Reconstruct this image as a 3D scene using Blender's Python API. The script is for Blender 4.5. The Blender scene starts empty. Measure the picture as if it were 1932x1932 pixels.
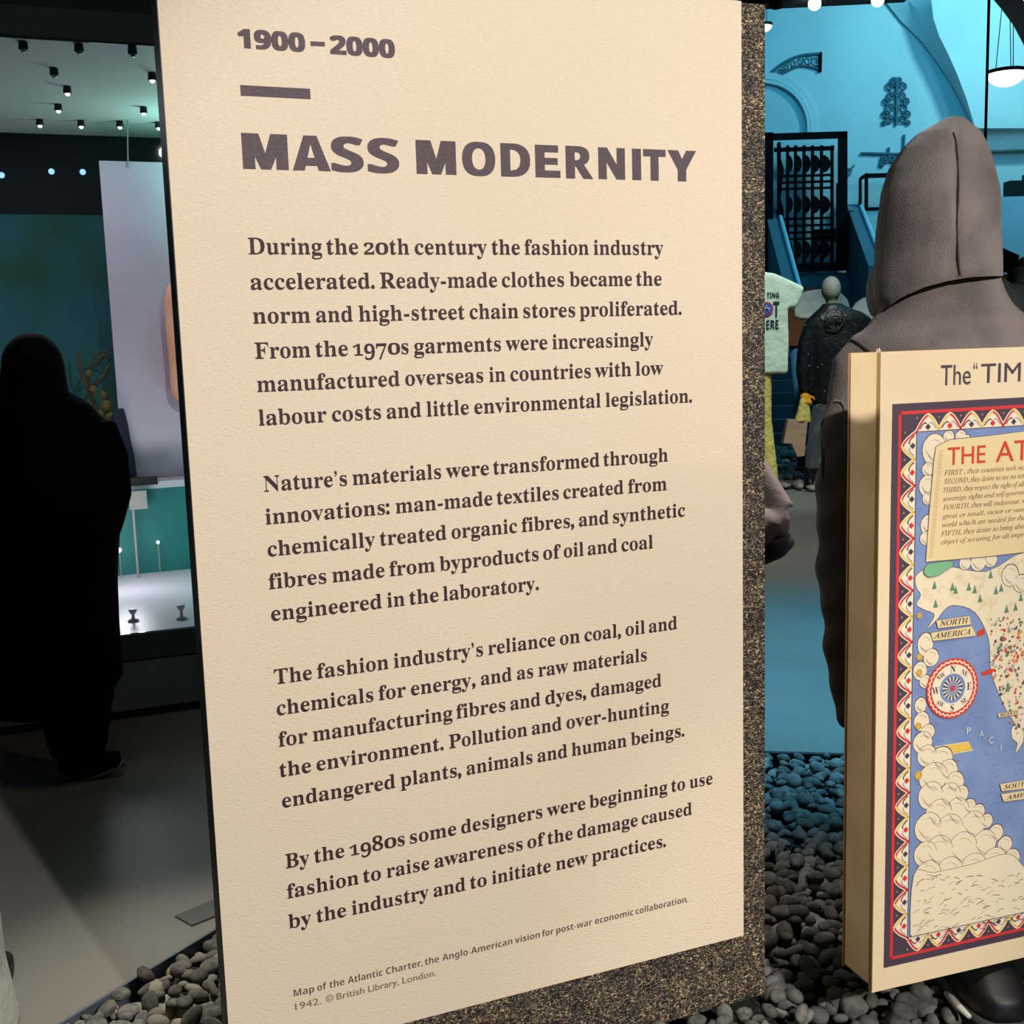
import bpy, bmesh, math, random
from mathutils import Vector, Matrix
random.seed(11)
C = bpy.context.scene.collection
SC = bpy.context.scene
PI = math.pi

# ------------------------------------------------------------------ camera
F_PX, PITCH, ROLL, CAM_H = 2212.6, 0.14153, 0.03048, 1.45
_d = Vector((math.sin(ROLL)*math.cos(PITCH), math.cos(ROLL)*math.cos(PITCH), math.sin(PITCH)))   # world down in camera axes (x right, y down, z forward)
_up = -_d
_fw = (Vector((0, 0, 1)) - _d*_d.z).normalized()
_rt = _fw.cross(_up)
ROT = Matrix((_rt, _fw, _up))
EYE = Vector((0, 0, CAM_H))
cam = bpy.data.cameras.new('camera'); camo = bpy.data.objects.new('camera', cam); C.objects.link(camo)
cam.sensor_width = 36; cam.lens = F_PX/1932*36; cam.clip_start = 0.05; cam.clip_end = 100
_m = Matrix((ROT.col[0], -ROT.col[1], -ROT.col[2])).transposed().to_4x4(); _m.translation = EYE
camo.matrix_world = _m
SC.camera = camo

# ------------------------------------------------------------------ world and exposure
w = bpy.data.worlds.new('world'); SC.world = w; w.use_nodes = True
w.node_tree.nodes['Background'].inputs[0].default_value = (0.25, 0.45, 0.5, 1)
w.node_tree.nodes['Background'].inputs[1].default_value = 0.012
SC.view_settings.view_transform = 'Standard'; SC.view_settings.look = 'None'
SC.view_settings.exposure = 0; SC.view_settings.gamma = 1
SC.view_settings.use_curve_mapping = False
SC.cycles.use_denoising = True
SC.cycles.max_bounces = 6; SC.cycles.diffuse_bounces = 3; SC.cycles.transparent_max_bounces = 8
SC.cycles.caustics_reflective = False; SC.cycles.caustics_refractive = False
SC.cycles.sample_clamp_indirect = 4

# ------------------------------------------------------------------ lights
def lamp(kind, loc, target, power, col, size=0.1, spot=60, blend=0.5):
    l = bpy.data.lights.new('lamp', kind); l.energy = power; l.color = col
    if kind == 'AREA': l.shape = 'DISK'; l.size = size
    else: l.shadow_soft_size = size
    if kind == 'SPOT': l.spot_size = math.radians(spot); l.spot_blend = blend
    o = bpy.data.objects.new('lamp', l); C.objects.link(o); o.location = loc
    if target is not None:
        o.rotation_euler = (Vector(target)-Vector(loc)).to_track_quat('-Z', 'Y').to_euler()
    return o
WARM = (1.0, 0.93, 0.82)
lamp('SPOT', (2.45, -2.4, 3.5), (0.20, 2.25, 1.02), 1330, (1, .965, .94), 0.06, 34, 0.6)      # gallery spot on the two panels
lamp('SPOT', (-1.0, 1.45, 2.75), (0.68, 2.26, 1.475), 300, (1, .95, .88), 0.01, 7.6, 0.12)   # framed spot on the box's side and the shoulder
lamp('SPOT', (-1.0, 3.3, 3.6), (-0.72, 2.42, 0.0), 560, (1, .90, .76), 0.04, 26, 1.0)                 # spot on the near gravel
lamp('SPOT', (1.1, 1.30, 3.4), (0.62, 2.02, 0.0), 300, WARM, 0.05, 25, 0.8)                   # spot on the gravel in front of the panels
lamp('AREA', (-0.9, 2.4, 4.8), (-1.1, 2.9, 0), 16, (.9, .95, .92), 1.5)                      # dim fill added over the left aisle to lift plinth and floor
lamp('SPOT', (1.6, 4.0, 4.3), (1.4, 4.9, 0.0), 1650, (0.16, 0.62, 1.0), 0.2, 52, 0.9)         # blue wash on the floor path
lamp('SPOT', (2.6, 7.0, 4.2), (2.3, 8.6, 0.0), 400, (1.0, .95, .85), 0.2, 70, 0.9)           # soft light further down the path
lamp('SPOT', (1.1, 3.5, 4.0), (0.72, 3.05, 1.0), 240, (1, .95, .92), 0.05, 16, 0.9)            # small spot added to brighten the sleeve behind the text panel
lamp('AREA', (9.2, 14.5, 5.4), (8.8, 20.5, 3.9), 60, (0.22, 0.70, 1.0), 1.2)                 # blue wash low on the right of the hall
lamp('SPOT', (3.0, 8.0, 5.2), (2.6, 11.0, 0.8), 760, (0.80, 1.0, 0.90), 0.15, 42, 0.8)       # lights the far mannequins
lamp('AREA', (5.0, 15.0, 7.2), (6.0, 20.5, 3.6), 125, (0.03, 0.56, 1.0), 2.5)                # blue wash on the hall wall
lamp('AREA', (8.9, 16.8, 7.6), (8.2, 20.0, 6.8), 150, (0.30, 0.92, 1.0), 0.8)                 # brighter wash under the vault
lamp('AREA', (6.0, 11.0, 6.5), (5.5, 17.0, 0.0), 70, (0.10, 0.50, 0.9), 2.0)                 # blue wash on the stairs
lamp('SPOT', (3.3, 2.1, 2.9), (1.1, 2.7, 1.7), 75, (1, .94, .92), 0.15, 34, 0.8)              # soft fill on the mannequin's back

# ------------------------------------------------------------------ projection helpers (pixel of the 1932 px photograph -> point in the room)
def ray(px, py): return ROT @ Vector((px-966, py-966, F_PX))
def W(px, py, Y):
    r = ray(px, py); return EYE + r*(Y/r.y)
def G(px, py, z=0.0):
    r = ray(px, py); return EYE + r*((z-CAM_H)/r.z)
def PX(p):
    c = ROT.transposed() @ (Vector(p)-EYE)
    if c.z < .05: return (-9999, -9999)
    return (c.x/c.z*F_PX+966, c.y/c.z*F_PX+966)
class Panel:                      # a vertical plane through (0, D) running along azimuth az
    def __init__(s, az, D, O=None):
        s.O = Vector(O) if O else Vector((0, D, CAM_H))
        s.d = Vector((math.sin(az), math.cos(az), 0)); s.b = Vector((-math.cos(az), math.sin(az), 0)); s.rz = PI/2-az
    def uv(s, px, py, dep=0.0):
        r = ray(px, py); o = s.O + s.b*dep
        t = (o-EYE).dot(s.b)/r.dot(s.b); P = EYE+r*t - o
        return P.dot(s.d), P.z
    def pt(s, u, v, dep=0.0): return s.O + s.d*u + s.b*dep + Vector((0, 0, v))

# ------------------------------------------------------------------ materials
def nd(t, kind, **k):
    n = t.nodes.new(kind)
    for a, b in k.items():
        if a in n.inputs: n.inputs[a].default_value = b
        else: setattr(n, a, b)
    return n
def srgb(r, g, b):
    return tuple(((c/255)/12.92 if c/255 <= .04045 else ((c/255+.055)/1.055)**2.4) for c in (r, g, b))+(1,)
def mat(name, col, rough=.6, metal=0, bump=None, vary=None, spec=.4, emit=None, sheen=0):
    """bump=(scale, distance, detail); vary=(scale, other colour, low, high)"""
    m = bpy.data.materials.new(name); m.use_nodes = True; t = m.node_tree; b = t.nodes['Principled BSDF']
    b.inputs['Base Color'].default_value = col; b.inputs['Roughness'].default_value = rough
    b.inputs['Metallic'].default_value = metal; b.inputs['Specular IOR Level'].default_value = spec
    if sheen: b.inputs['Sheen Weight'].default_value = sheen; b.inputs['Sheen Roughness'].default_value = .4
    tc = nd(t, 'ShaderNodeTexCoord')
    if vary:
        n = nd(t, 'ShaderNodeTexNoise', Scale=vary[0], Detail=5.0); t.links.new(tc.outputs['Object'], n.inputs['Vector'])
        r = nd(t, 'ShaderNodeMapRange'); r.inputs['From Min'].default_value = vary[2]; r.inputs['From Max'].default_value = vary[3]
        t.links.new(n.outputs['Fac'], r.inputs['Value'])
        x = nd(t, 'ShaderNodeMix', data_type='RGBA'); x.inputs[6].default_value = col; x.inputs[7].default_value = vary[1]
        t.links.new(r.outputs[0], x.inputs[0]); t.links.new(x.outputs[2], b.inputs['Base Color'])
    if bump:
        n = nd(t, 'ShaderNodeTexNoise', Scale=bump[0], Detail=bump[2] if len(bump) > 2 else 3.0); t.links.new(tc.outputs['Object'], n.inputs['Vector'])
        u = nd(t, 'ShaderNodeBump', Distance=bump[1], Strength=1.0); t.links.new(n.outputs['Fac'], u.inputs['Height']); t.links.new(u.outputs[0], b.inputs['Normal'])
    if emit:
        b.inputs['Emission Color'].default_value = emit[0]; b.inputs['Emission Strength'].default_value = emit[1]
    return m
def paper(name, col, other):
    """embossed board: soft leathery relief of small slanted dents"""
    m = mat(name, col, .62, spec=.3); t = m.node_tree; b = t.nodes['Principled BSDF']
    tc = nd(t, 'ShaderNodeTexCoord'); mp = nd(t, 'ShaderNodeMapping'); mp.inputs['Rotation'].default_value = (0, math.radians(-38), 0)
    mp.inputs['Scale'].default_value = (140, 140, 270)
    t.links.new(tc.outputs['Object'], mp.inputs['Vector'])
    n = nd(t, 'ShaderNodeTexNoise', Scale=1.0, Detail=3.0, Roughness=.6); t.links.new(mp.outputs[0], n.inputs['Vector'])
    r = nd(t, 'ShaderNodeMapRange'); r.inputs['From Min'].default_value = .30; r.inputs['From Max'].default_value = .52
    t.links.new(n.outputs['Fac'], r.inputs['Value'])
    u = nd(t, 'ShaderNodeBump', Distance=.0007, Strength=.6); t.links.new(r.outputs[0], u.inputs['Height']); t.links.new(u.outputs[0], b.inputs['Normal'])
    n2 = nd(t, 'ShaderNodeTexNoise', Scale=2.0, Detail=2.0); t.links.new(tc.outputs['Object'], n2.inputs['Vector'])
    x = nd(t, 'ShaderNodeMix', data_type='RGBA'); x.inputs[6].default_value = col; x.inputs[7].default_value = other
    t.links.new(n2.outputs['Fac'], x.inputs[0]); t.links.new(x.outputs[2], b.inputs['Base Color'])
    return m
M = {}
M['cream'] = paper('cream_board', srgb(236, 218, 192), srgb(232, 212, 182))
M['heading_ink'] = paper('heading_ink', srgb(97, 82, 86), srgb(88, 74, 78))
M['ink'] = paper('text_ink', srgb(68, 44, 46), srgb(62, 40, 42))
M['caption_ink'] = mat('caption_ink', srgb(96, 74, 66), .6)
M['caption_grey'] = mat('caption_grey', srgb(132, 108, 92), .6)
def speckle():
    m = mat('recycled_fibre_board', (0, 0, 0, 1), .7); t = m.node_tree; b = t.nodes['Principled BSDF']
    tc = nd(t, 'ShaderNodeTexCoord'); mp = nd(t, 'ShaderNodeMapping'); mp.inputs['Scale'].default_value = (170, 170, 260); mp.inputs['Rotation'].default_value = (0, .5, 0)
    t.links.new(tc.outputs['Object'], mp.inputs['Vector'])
    n = nd(t, 'ShaderNodeTexNoise', Scale=1.0, Detail=2.5, Roughness=.65, Distortion=1.2); t.links.new(mp.outputs[0], n.inputs['Vector'])
    r = nd(t, 'ShaderNodeValToRGB'); t.links.new(n.outputs['Fac'], r.inputs['Fac']); e = r.color_ramp
    e.elements[0].position = .42; e.elements[0].color = srgb(24, 18, 22)
    e.elements[1].position = .68; e.elements[1].color = srgb(240, 222, 178)
    k = e.elements.new(.50); k.color = srgb(58, 50, 48)
    k = e.elements.new(.57); k.color = srgb(140, 122, 94)
    n2 = nd(t, 'ShaderNodeTexNoise', Scale=22.0, Detail=3.0); t.links.new(tc.outputs['Object'], n2.inputs['Vector'])
    x = nd(t, 'ShaderNodeMix', data_type='RGBA', blend_type='MULTIPLY'); x.inputs[0].default_value = 1
    r2 = nd(t, 'ShaderNodeValToRGB'); t.links.new(n2.outputs['Fac'], r2.inputs['Fac']); r2.color_ramp.elements[0].position = .35; r2.color_ramp.elements[0].color = (.5, .5, .56, 1)
    r2.color_ramp.elements[1].position = .65; r2.color_ramp.elements[1].color = (1, .96, .86, 1)
    t.links.new(r.outputs[0], x.inputs[6]); t.links.new(r2.outputs[0], x.inputs[7]); t.links.new(x.outputs[2], b.inputs['Base Color'])
    u = nd(t, 'ShaderNodeBump', Distance=.002, Strength=.8); t.links.new(n.outputs['Fac'], u.inputs['Height']); t.links.new(u.outputs[0], b.inputs['Normal'])
    return m
M['speckle'] = speckle()
M['map_paper'] = mat('map_cream', srgb(226, 205, 168), .6, bump=(400, .0004), vary=(3, srgb(220, 196, 158), .35, .7))
M['map_side'] = mat('map_box_side', srgb(214, 194, 160), .6, bump=(30, .001), vary=(6, srgb(196, 172, 130), .4, .65))
M['box_edge'] = mat('box_edge_brown', srgb(140, 112, 70), .7)
P = lambda n, r, g, b: M.setdefault(n, mat(n, srgb(r, g, b), .6))
P('p_purple', 72, 58, 70); P('p_red', 205, 52, 50); P('p_white', 232, 216, 188); P('p_yellow', 222, 186, 82); P('p_black', 58, 46, 50)
P('p_grey', 160, 158, 170); P('p_parchment', 224, 200, 150); P('p_green', 120, 175, 130); P('p_tree', 92, 132, 100); P('p_cloud', 226, 210, 178)
P('p_line', 92, 74, 84); P('p_brown', 150, 110, 84); P('p_gold', 206, 168, 74); P('p_orange', 208, 132, 72); P('p_redink', 200, 66, 50)
M['p_sea'] = mat('p_sea', srgb(124, 144, 184), .6, vary=(14, srgb(112, 132, 174), .42, .62))
M['p_land'] = mat('p_land', srgb(228, 212, 178), .6, vary=(40, srgb(216, 198, 160), .5, .62))
M['stone'] = mat('pebble_stone', srgb(140, 135, 124), .8, bump=(120, .0016, 4), vary=(1.1, srgb(98, 99, 97), .4, .6))
def stone_random(m):
    t = m.node_tree; b = t.nodes['Principled BSDF']; src = b.inputs['Base Color'].links[0].from_socket
    oi = nd(t, 'ShaderNodeObjectInfo'); g = nd(t, 'ShaderNodeNewGeometry')
    a = nd(t, 'ShaderNodeMath', operation='ADD'); t.links.new(oi.outputs['Random'], a.inputs[0]); t.links.new(g.outputs['Random Per Island'], a.inputs[1])
    fr = nd(t, 'ShaderNodeMath', operation='FRACT'); t.links.new(a.outputs[0], fr.inputs[0])
    r = nd(t, 'ShaderNodeMapRange'); r.inputs['To Min'].default_value = .62; r.inputs['To Max'].default_value = 1.18; t.links.new(fr.outputs[0], r.inputs['Value'])
    x = nd(t, 'ShaderNodeMix', data_type='RGBA', blend_type='MULTIPLY'); x.inputs[0].default_value = 1
    t.links.new(src, x.inputs[6]); t.links.new(r.outputs[0], x.inputs[7]); t.links.new(x.outputs[2], b.inputs['Base Color'])
stone_random(M['stone'])
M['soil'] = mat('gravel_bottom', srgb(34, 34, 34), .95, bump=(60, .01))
M['floor'] = mat('gallery_floor', srgb(116, 113, 106), .42, bump=(8, .001), vary=(1.2, srgb(104, 100, 93), .35, .7), spec=.35)
M['floor_plate'] = mat('floor_plate', srgb(76, 78, 74), .6)
M['faint'] = mat('faint_print', srgb(58, 60, 62), .6)
M['letter'] = mat('sea_letter', srgb(214, 212, 206), .6)
M['trim'] = mat('grey_edge_trim', srgb(88, 98, 108), .45, metal=.4)
M['dark_trim'] = mat('dark_edge_trim', srgb(26, 32, 38), .5)
M['wall'] = mat('plaster_wall', srgb(226, 228, 228), .85, bump=(14, .003), vary=(.7, srgb(214, 216, 216), .4, .6))
M['dark_wall'] = mat('dark_wall', srgb(28, 32, 34), .8)
M['ceiling'] = mat('dark_ceiling', srgb(30, 34, 38), .9)
M['iron'] = mat('black_iron', srgb(6, 8, 10), .8, spec=.1)
M['iron_soft'] = mat('old_iron', srgb(72, 108, 124), .6)
M['black'] = mat('black_paint', srgb(12, 12, 14), .5)
M['step'] = mat('stair_stone', srgb(84, 92, 98), .7, vary=(3, srgb(70, 78, 84), .4, .6))
M['parapet'] = mat('parapet_paint', srgb(104, 122, 132), .7)
M['rail'] = mat('pale_rail', srgb(214, 226, 236), .5)
M['fleece'] = mat('grey_fleece', srgb(126, 115, 110), .95, bump=(260, .0022, 5), vary=(7, srgb(98, 90, 87), .38, .62), spec=.1, sheen=.5)
M['fleece_dark'] = mat('dark_fleece', srgb(98, 98, 102), .95, bump=(260, .002, 5), vary=(9, srgb(76, 78, 84), .4, .6), spec=.1, sheen=.3)
M['seam'] = mat('seam_thread', srgb(46, 40, 38), .9)
M['black_cloth'] = mat('black_cloth', srgb(20, 20, 23), .9, bump=(120, .002), spec=.15)
M['coat'] = mat('black_coat', srgb(9, 9, 11), .95, bump=(60, .003), spec=.05)
M['hair'] = mat('dark_hair', srgb(14, 11, 10), .8, bump=(150, .003), spec=.1)
M['sole'] = mat('pale_sole', srgb(176, 172, 160), .7)
M['dark_sole'] = mat('dark_sole', srgb(52, 54, 54), .7)
M['skin'] = mat('skin', srgb(196, 150, 126), .6)
M['leather'] = mat('black_leather', srgb(24, 25, 28), .42, bump=(20, .01))
M['mannequin'] = mat('grey_mannequin', srgb(150, 150, 142), .6, bump=(90, .003))
M['stud'] = mat('metal_stud', srgb(200, 200, 190), .3, metal=.8)
M['tee'] = mat('pale_cotton', srgb(214, 228, 210), .9, bump=(9, .02))
M['tee_ink'] = mat('tee_ink', srgb(46, 62, 70), .8)
M['blue_print'] = mat('blue_print', srgb(50, 90, 190), .8); M['red_print'] = mat('red_print', srgb(190, 70, 100), .8)
M['white_cloth'] = mat('white_cloth', srgb(222, 226, 224), .9, bump=(9, .02))
M['brown_cloth'] = mat('brown_cloth', srgb(112, 66, 46), .9, bump=(12, .02))
M['jeans'] = mat('blue_denim', srgb(60, 120, 165), .9)
M['yellow_cloth'] = mat('yellow_cloth', srgb(206, 190, 104), .9, bump=(14, .03))
M['orange'] = mat('orange_glove', srgb(226, 146, 30), .8)
M['paper_bag'] = mat('paper_bag', srgb(176, 140, 118), .85, bump=(8, .01))
M['red_hair'] = mat('orange_wool', srgb(176, 84, 40), .95, bump=(40, .02))
M['pale_sleeve'] = mat('pale_pink_cotton', srgb(196, 176, 170), .85, bump=(30, .004))
M['grey_coat'] = mat('pale_grey_coat', srgb(176, 178, 164), .9, bump=(40, .003))
M['navy'] = mat('navy_cloth', srgb(22, 26, 48), .9)
M['case_dark'] = mat('case_dark_green', srgb(46, 58, 56), .7)
M['case_plinth'] = mat('case_plinth', srgb(96, 104, 100), .6, vary=(2, srgb(86, 94, 92), .4, .6))
M['case_ceiling'] = mat('case_ceiling', srgb(238, 236, 234), .6)
M['backdrop'] = mat('backdrop_teal', srgb(34, 84, 92), .9, vary=(2.2, srgb(28, 70, 58), .38, .62))
M['header'] = mat('backdrop_header', srgb(14, 24, 26), .9)
M['deck'] = mat('case_deck', srgb(196, 192, 200), .35)
M['teal_front'] = mat('teal_front', srgb(30, 116, 112), .6, vary=(2, srgb(24, 92, 92), .4, .6))
M['lavender'] = mat('lavender_panel', srgb(178, 164, 180), .8, vary=(1.5, srgb(172, 150, 168), .4, .65))
M['peach'] = mat('peach_fabric', srgb(220, 150, 120), .9, vary=(4, srgb(226, 168, 140), .4, .6))
M['card'] = mat('grey_card', srgb(150, 148, 142), .7)
M['twig'] = mat('dry_twig', srgb(62, 52, 34), .9); M['flower'] = mat('mustard_flower', srgb(84, 74, 38), .95, bump=(60, .01))
M['spool'] = mat('clear_spool', srgb(196, 186, 196), .3)
M['chrome'] = mat('bright_metal', srgb(220, 220, 220), .15, metal=1)
M['led'] = mat('led_lens', (1, 1, 1, 1), .4, emit=((1, .97, .92, 1), 6))
M['reflection_blue'] = mat('reflection_glow_blue', (.3, .5, 1, 1), .4, emit=((.25, .5, 1, 1), 1.5))  # glow that paints blue reflections, not a lamp
M['bulb'] = mat('lit_bulb', (1, 1, 1, 1), .4, emit=((.92, 1, 1, 1), 14))
M['bowl'] = mat('lit_bowl', (1, 1, 1, 1), .4, emit=((.93, .98, 1, 1), 3.2))
def glass():
    m = bpy.data.materials.new('case_glass'); m.use_nodes = True; t = m.node_tree; t.nodes.clear()
    o = nd(t, 'ShaderNodeOutputMaterial'); a = nd(t, 'ShaderNodeBsdfTransparent'); g = nd(t, 'ShaderNodeBsdfGlossy'); g.inputs['Roughness'].default_value = .02
    a.inputs[0].default_value = (.93, .97, .96, 1)
    f = nd(t, 'ShaderNodeFresnel', IOR=1.35); x = nd(t, 'ShaderNodeMixShader')
    t.links.new(f.outputs[0], x.inputs[0]); t.links.new(a.outputs[0], x.inputs[1]); t.links.new(g.outputs[0], x.inputs[2]); t.links.new(x.outputs[0], o.inputs[0])
    return m
M['glass'] = glass()

# ------------------------------------------------------------------ objects
ROOTM = {}
def thing(name, label, cat, loc=(0, 0, 0), rotz=0, group=None):
    o = bpy.data.objects.new(name, None); C.objects.link(o); o.empty_display_size = .1
    o.location = loc; o.rotation_euler = (0, 0, rotz); o['label'] = label; o['category'] = cat
    if group: o['group'] = group
    ROOTM[o.name] = (Matrix.Translation(Vector(loc)) @ Matrix.Rotation(rotz, 4, 'Z'))
    return o
def obj(name, mb, m, parent=None, smooth=False, label=None, kind=None):
    """mb holds world coordinates; the mesh is stored in its parent's axes"""
    V, Fc = (mb.V, mb.F) if isinstance(mb, MB) else mb
    me = bpy.data.meshes.new(name)
    if parent is not None:
        inv = ROOTM[parent.name].inverted(); V = [inv @ Vector(v) for v in V]; off = Vector((0, 0, 0)); M0 = ROOTM[parent.name]
    else:
        lo = [min(v[i] for v in V) for i in range(3)]; hi = [max(v[i] for v in V) for i in range(3)]
        off = Vector(((lo[0]+hi[0])/2, (lo[1]+hi[1])/2, lo[2])); V = [Vector(v)-off for v in V]; M0 = Matrix.Translation(off)
    me.from_pydata([tuple(v) for v in V], [], Fc); me.materials.append(M[m] if isinstance(m, str) else m)
    bm = bmesh.new(); bm.from_mesh(me); bmesh.ops.recalc_face_normals(bm, faces=bm.faces); bm.to_mesh(me); bm.free()
    if smooth: me.polygons.foreach_set('use_smooth', [True]*len(me.polygons))
    o = bpy.data.objects.new(name, me); C.objects.link(o); o.location = off
    if parent is not None: o.parent = parent; ROOTM[o.name] = M0
    else: ROOTM[o.name] = M0
    if label: o['label'] = label
    if kind: o['kind'] = kind
    return o
def single(name, mb, m, label, cat, group=None, smooth=False, kind=None):
    o = obj(name, mb, m, None, smooth); o['label'] = label; o['category'] = cat
    if group: o['group'] = group
    if kind: o['kind'] = kind
    return o
def struct(name, mb, m, parent=None): return obj(name, mb, m, parent, kind='structure' if parent is None else None)

class MB:
    def __init__(s): s.V = []; s.F = []
    def add(s, V, F):
        n = len(s.V); s.V += [Vector(v) for v in V]; s.F += [tuple(i+n for i in f) for f in F]; return s
    def hexa(s, p):   # 4 bottom, 4 top
        return s.add(p, [(0, 3, 2, 1), (4, 5, 6, 7), (0, 1, 5, 4), (1, 2, 6, 5), (2, 3, 7, 6), (3, 0, 4, 7)])
    def box(s, c, sz, rz=0):
        c = Vector(c); R = Matrix.Rotation(rz, 3, 'Z'); x, y, z = (v/2 for v in sz)
        return s.hexa([c+R@Vector(q) for q in ((-x, -y, -z), (x, -y, -z), (x, y, -z), (-x, y, -z), (-x, -y, z), (x, -y, z), (x, y, z), (-x, y, z))])
    def pbox(s, P_, u0, u1, v0, v1, d0, d1):   # box in a panel's axes
        q = [P_.pt(u, v, d) for v in (v0, v1) for (u, d) in ((u0, d0), (u1, d0), (u1, d1), (u0, d1))]
        return s.hexa(q)
    def prism(s, pts, ext):
        n = len(pts); e = Vector(ext); V = [Vector(p) for p in pts]+[Vector(p)+e for p in pts]
        return s.add(V, [tuple(range(n))[::-1], tuple(range(n, 2*n))]+[(i, (i+1) % n, n+(i+1) % n, n+i) for i in range(n)])
    def tube(s, path, rad, n=8, cap=True):
        path = [Vector(p) for p in path]; rad = rad if isinstance(rad, (list, tuple)) else [rad]*len(path); V = []
        prev = None
        for i, p in enumerate(path):
            t = (path[min(i+1, len(path)-1)]-path[max(i-1, 0)]).normalized()
            a = prev if prev is not None else (Vector((0, 0, 1)) if abs(t.z) < .9 else Vector((1, 0, 0)))
            x = (a-t*a.dot(t)).normalized(); y = t.cross(x); prev = x
            r = rad[i]; ra, rb = r if isinstance(r, tuple) else (r, r)
            V += [p+x*math.cos(k*2*PI/n)*ra+y*math.sin(k*2*PI/n)*rb for k in range(n)]
        F = [(i*n+k, i*n+(k+1) % n, (i+1)*n+(k+1) % n, (i+1)*n+k) for i in range(len(path)-1) for k in range(n)]
        if cap: F += [tuple(range(n))[::-1], tuple(range((len(path)-1)*n, len(path)*n))]
        return s.add(V, F)
    def loft(s, rings, n=24, pw=2.0):   # rings: (centre, rx, ry, rot) horizontal superellipses
        V = []
        for r in rings:
            c, rx, ry = Vector(r[0]), r[1], r[2]; a = r[3] if len(r) > 3 else 0
            for k in range(n):
                t = k*2*PI/n; cx, sy = math.cos(t), math.sin(t)
                x = rx*math.copysign(abs(cx)**(2/pw), cx); y = ry*math.copysign(abs(sy)**(2/pw), sy)
                V.append(c+Vector((x*math.cos(a)-y*math.sin(a), x*math.sin(a)+y*math.cos(a), 0)))
        m = len(rings)
        F = [(i*n+k, i*n+(k+1) % n, (i+1)*n+(k+1) % n, (i+1)*n+k) for i in range(m-1) for k in range(n)]
        F += [tuple(range(n))[::-1], tuple(range((m-1)*n, m*n))]
        return s.add(V, F)
    def ball(s, c, rx, ry=None, rz=None, n=16, m=10, half=None):
        ry = ry or rx; rz = rz or rx; c = Vector(c); V = [c+Vector((0, 0, rz))]; F = []
        m2 = m
        for i in range(1, m2):
            t = PI*i/m2
            for k in range(n): V.append(c+Vector((rx*math.sin(t)*math.cos(2*PI*k/n), ry*math.sin(t)*math.sin(2*PI*k/n), rz*math.cos(t))))
        V.append(c-Vector((0, 0, rz)))
        for k in range(n): F.append((0, 1+k, 1+(k+1) % n)); F.append((len(V)-1, 1+(m2-2)*n+(k+1) % n, 1+(m2-2)*n+k))
        for i in range(m2-2):
            for k in range(n): F.append((1+i*n+k, 1+(i+1)*n+k, 1+(i+1)*n+(k+1) % n, 1+i*n+(k+1) % n))
        return s.add(V, F)
    def lathe(s, c, prof, n=16, axis=None):   # prof: (r, h)
        c = Vector(c); Q = Vector((0, 0, 1)).rotation_difference(Vector(axis)).to_matrix() if axis else Matrix.Identity(3)
        V = [c+Q@Vector((r*math.cos(2*PI*k/n), r*math.sin(2*PI*k/n), h)) for r, h in prof for k in range(n)]; m = len(prof)
        F = [(i*n+k, i*n+(k+1) % n, (i+1)*n+(k+1) % n, (i+1)*n+k) for i in range(m-1) for k in range(n)]
        F += [tuple(range(n))[::-1], tuple(range((m-1)*n, m*n))]
        return s.add(V, F)
def organic(mb, voxel=.01, smooth=6, displace=None):
    """fuse overlapping solids into one continuous surface"""
    me = bpy.data.meshes.new('tmp'); me.from_pydata([tuple(v) for v in mb.V], [], mb.F)
    bm = bmesh.new(); bm.from_mesh(me); bmesh.ops.recalc_face_normals(bm, faces=bm.faces); bm.to_mesh(me); bm.free()
    o = bpy.data.objects.new('tmp', me); C.objects.link(o)
    r = o.modifiers.new('r', 'REMESH'); r.mode = 'VOXEL'; r.voxel_size = voxel
    if smooth:
        k = o.modifiers.new('s', 'SMOOTH'); k.iterations = smooth; k.factor = .5
    dg = bpy.context.evaluated_depsgraph_get(); ev = o.evaluated_get(dg); m2 = bpy.data.meshes.new_from_object(ev)
    R = MB(); R.V = [v.co.copy() for v in m2.vertices]; R.F = [tuple(p.vertices) for p in m2.polygons]
    bpy.data.objects.remove(o); bpy.data.meshes.remove(me); bpy.data.meshes.remove(m2)
    if displace:
        R.V = [displace(v) for v in R.V]
    return R

# ------------------------------------------------------------------ lettering
def bold_serif(s):
    o = ''
    for c in s:
        if 'A' <= c <= 'Z': o += chr(0x1D400+ord(c)-65)
        elif 'a' <= c <= 'z': o += chr(0x1D41A+ord(c)-97)
        elif '0' <= c <= '9': o += chr(0x1D7CE+ord(c)-48)
        else: o += c
    return o
def italic_serif(s):
    o = ''
    for c in s:
        if c == 'h': o += chr(0x210E)
        elif 'A' <= c <= 'Z': o += chr(0x1D434+ord(c)-65)
        elif 'a' <= c <= 'z': o += chr(0x1D44E+ord(c)-97)
        else: o += c
    return o
def bold_sans(s):
    o = ''
    for c in s:
        if 'A' <= c <= 'Z': o += chr(0x1D5D4+ord(c)-65)
        elif 'a' <= c <= 'z': o += chr(0x1D5EE+ord(c)-97)
        elif '0' <= c <= '9': o += chr(0x1D7EC+ord(c)-48)
        else: o += c
    return o
STY = {'capt': bold_sans, 'serif': bold_serif, 'italic': italic_serif, 'sans': bold_sans, 'plain': lambda s: s}
_gc = {}
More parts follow.
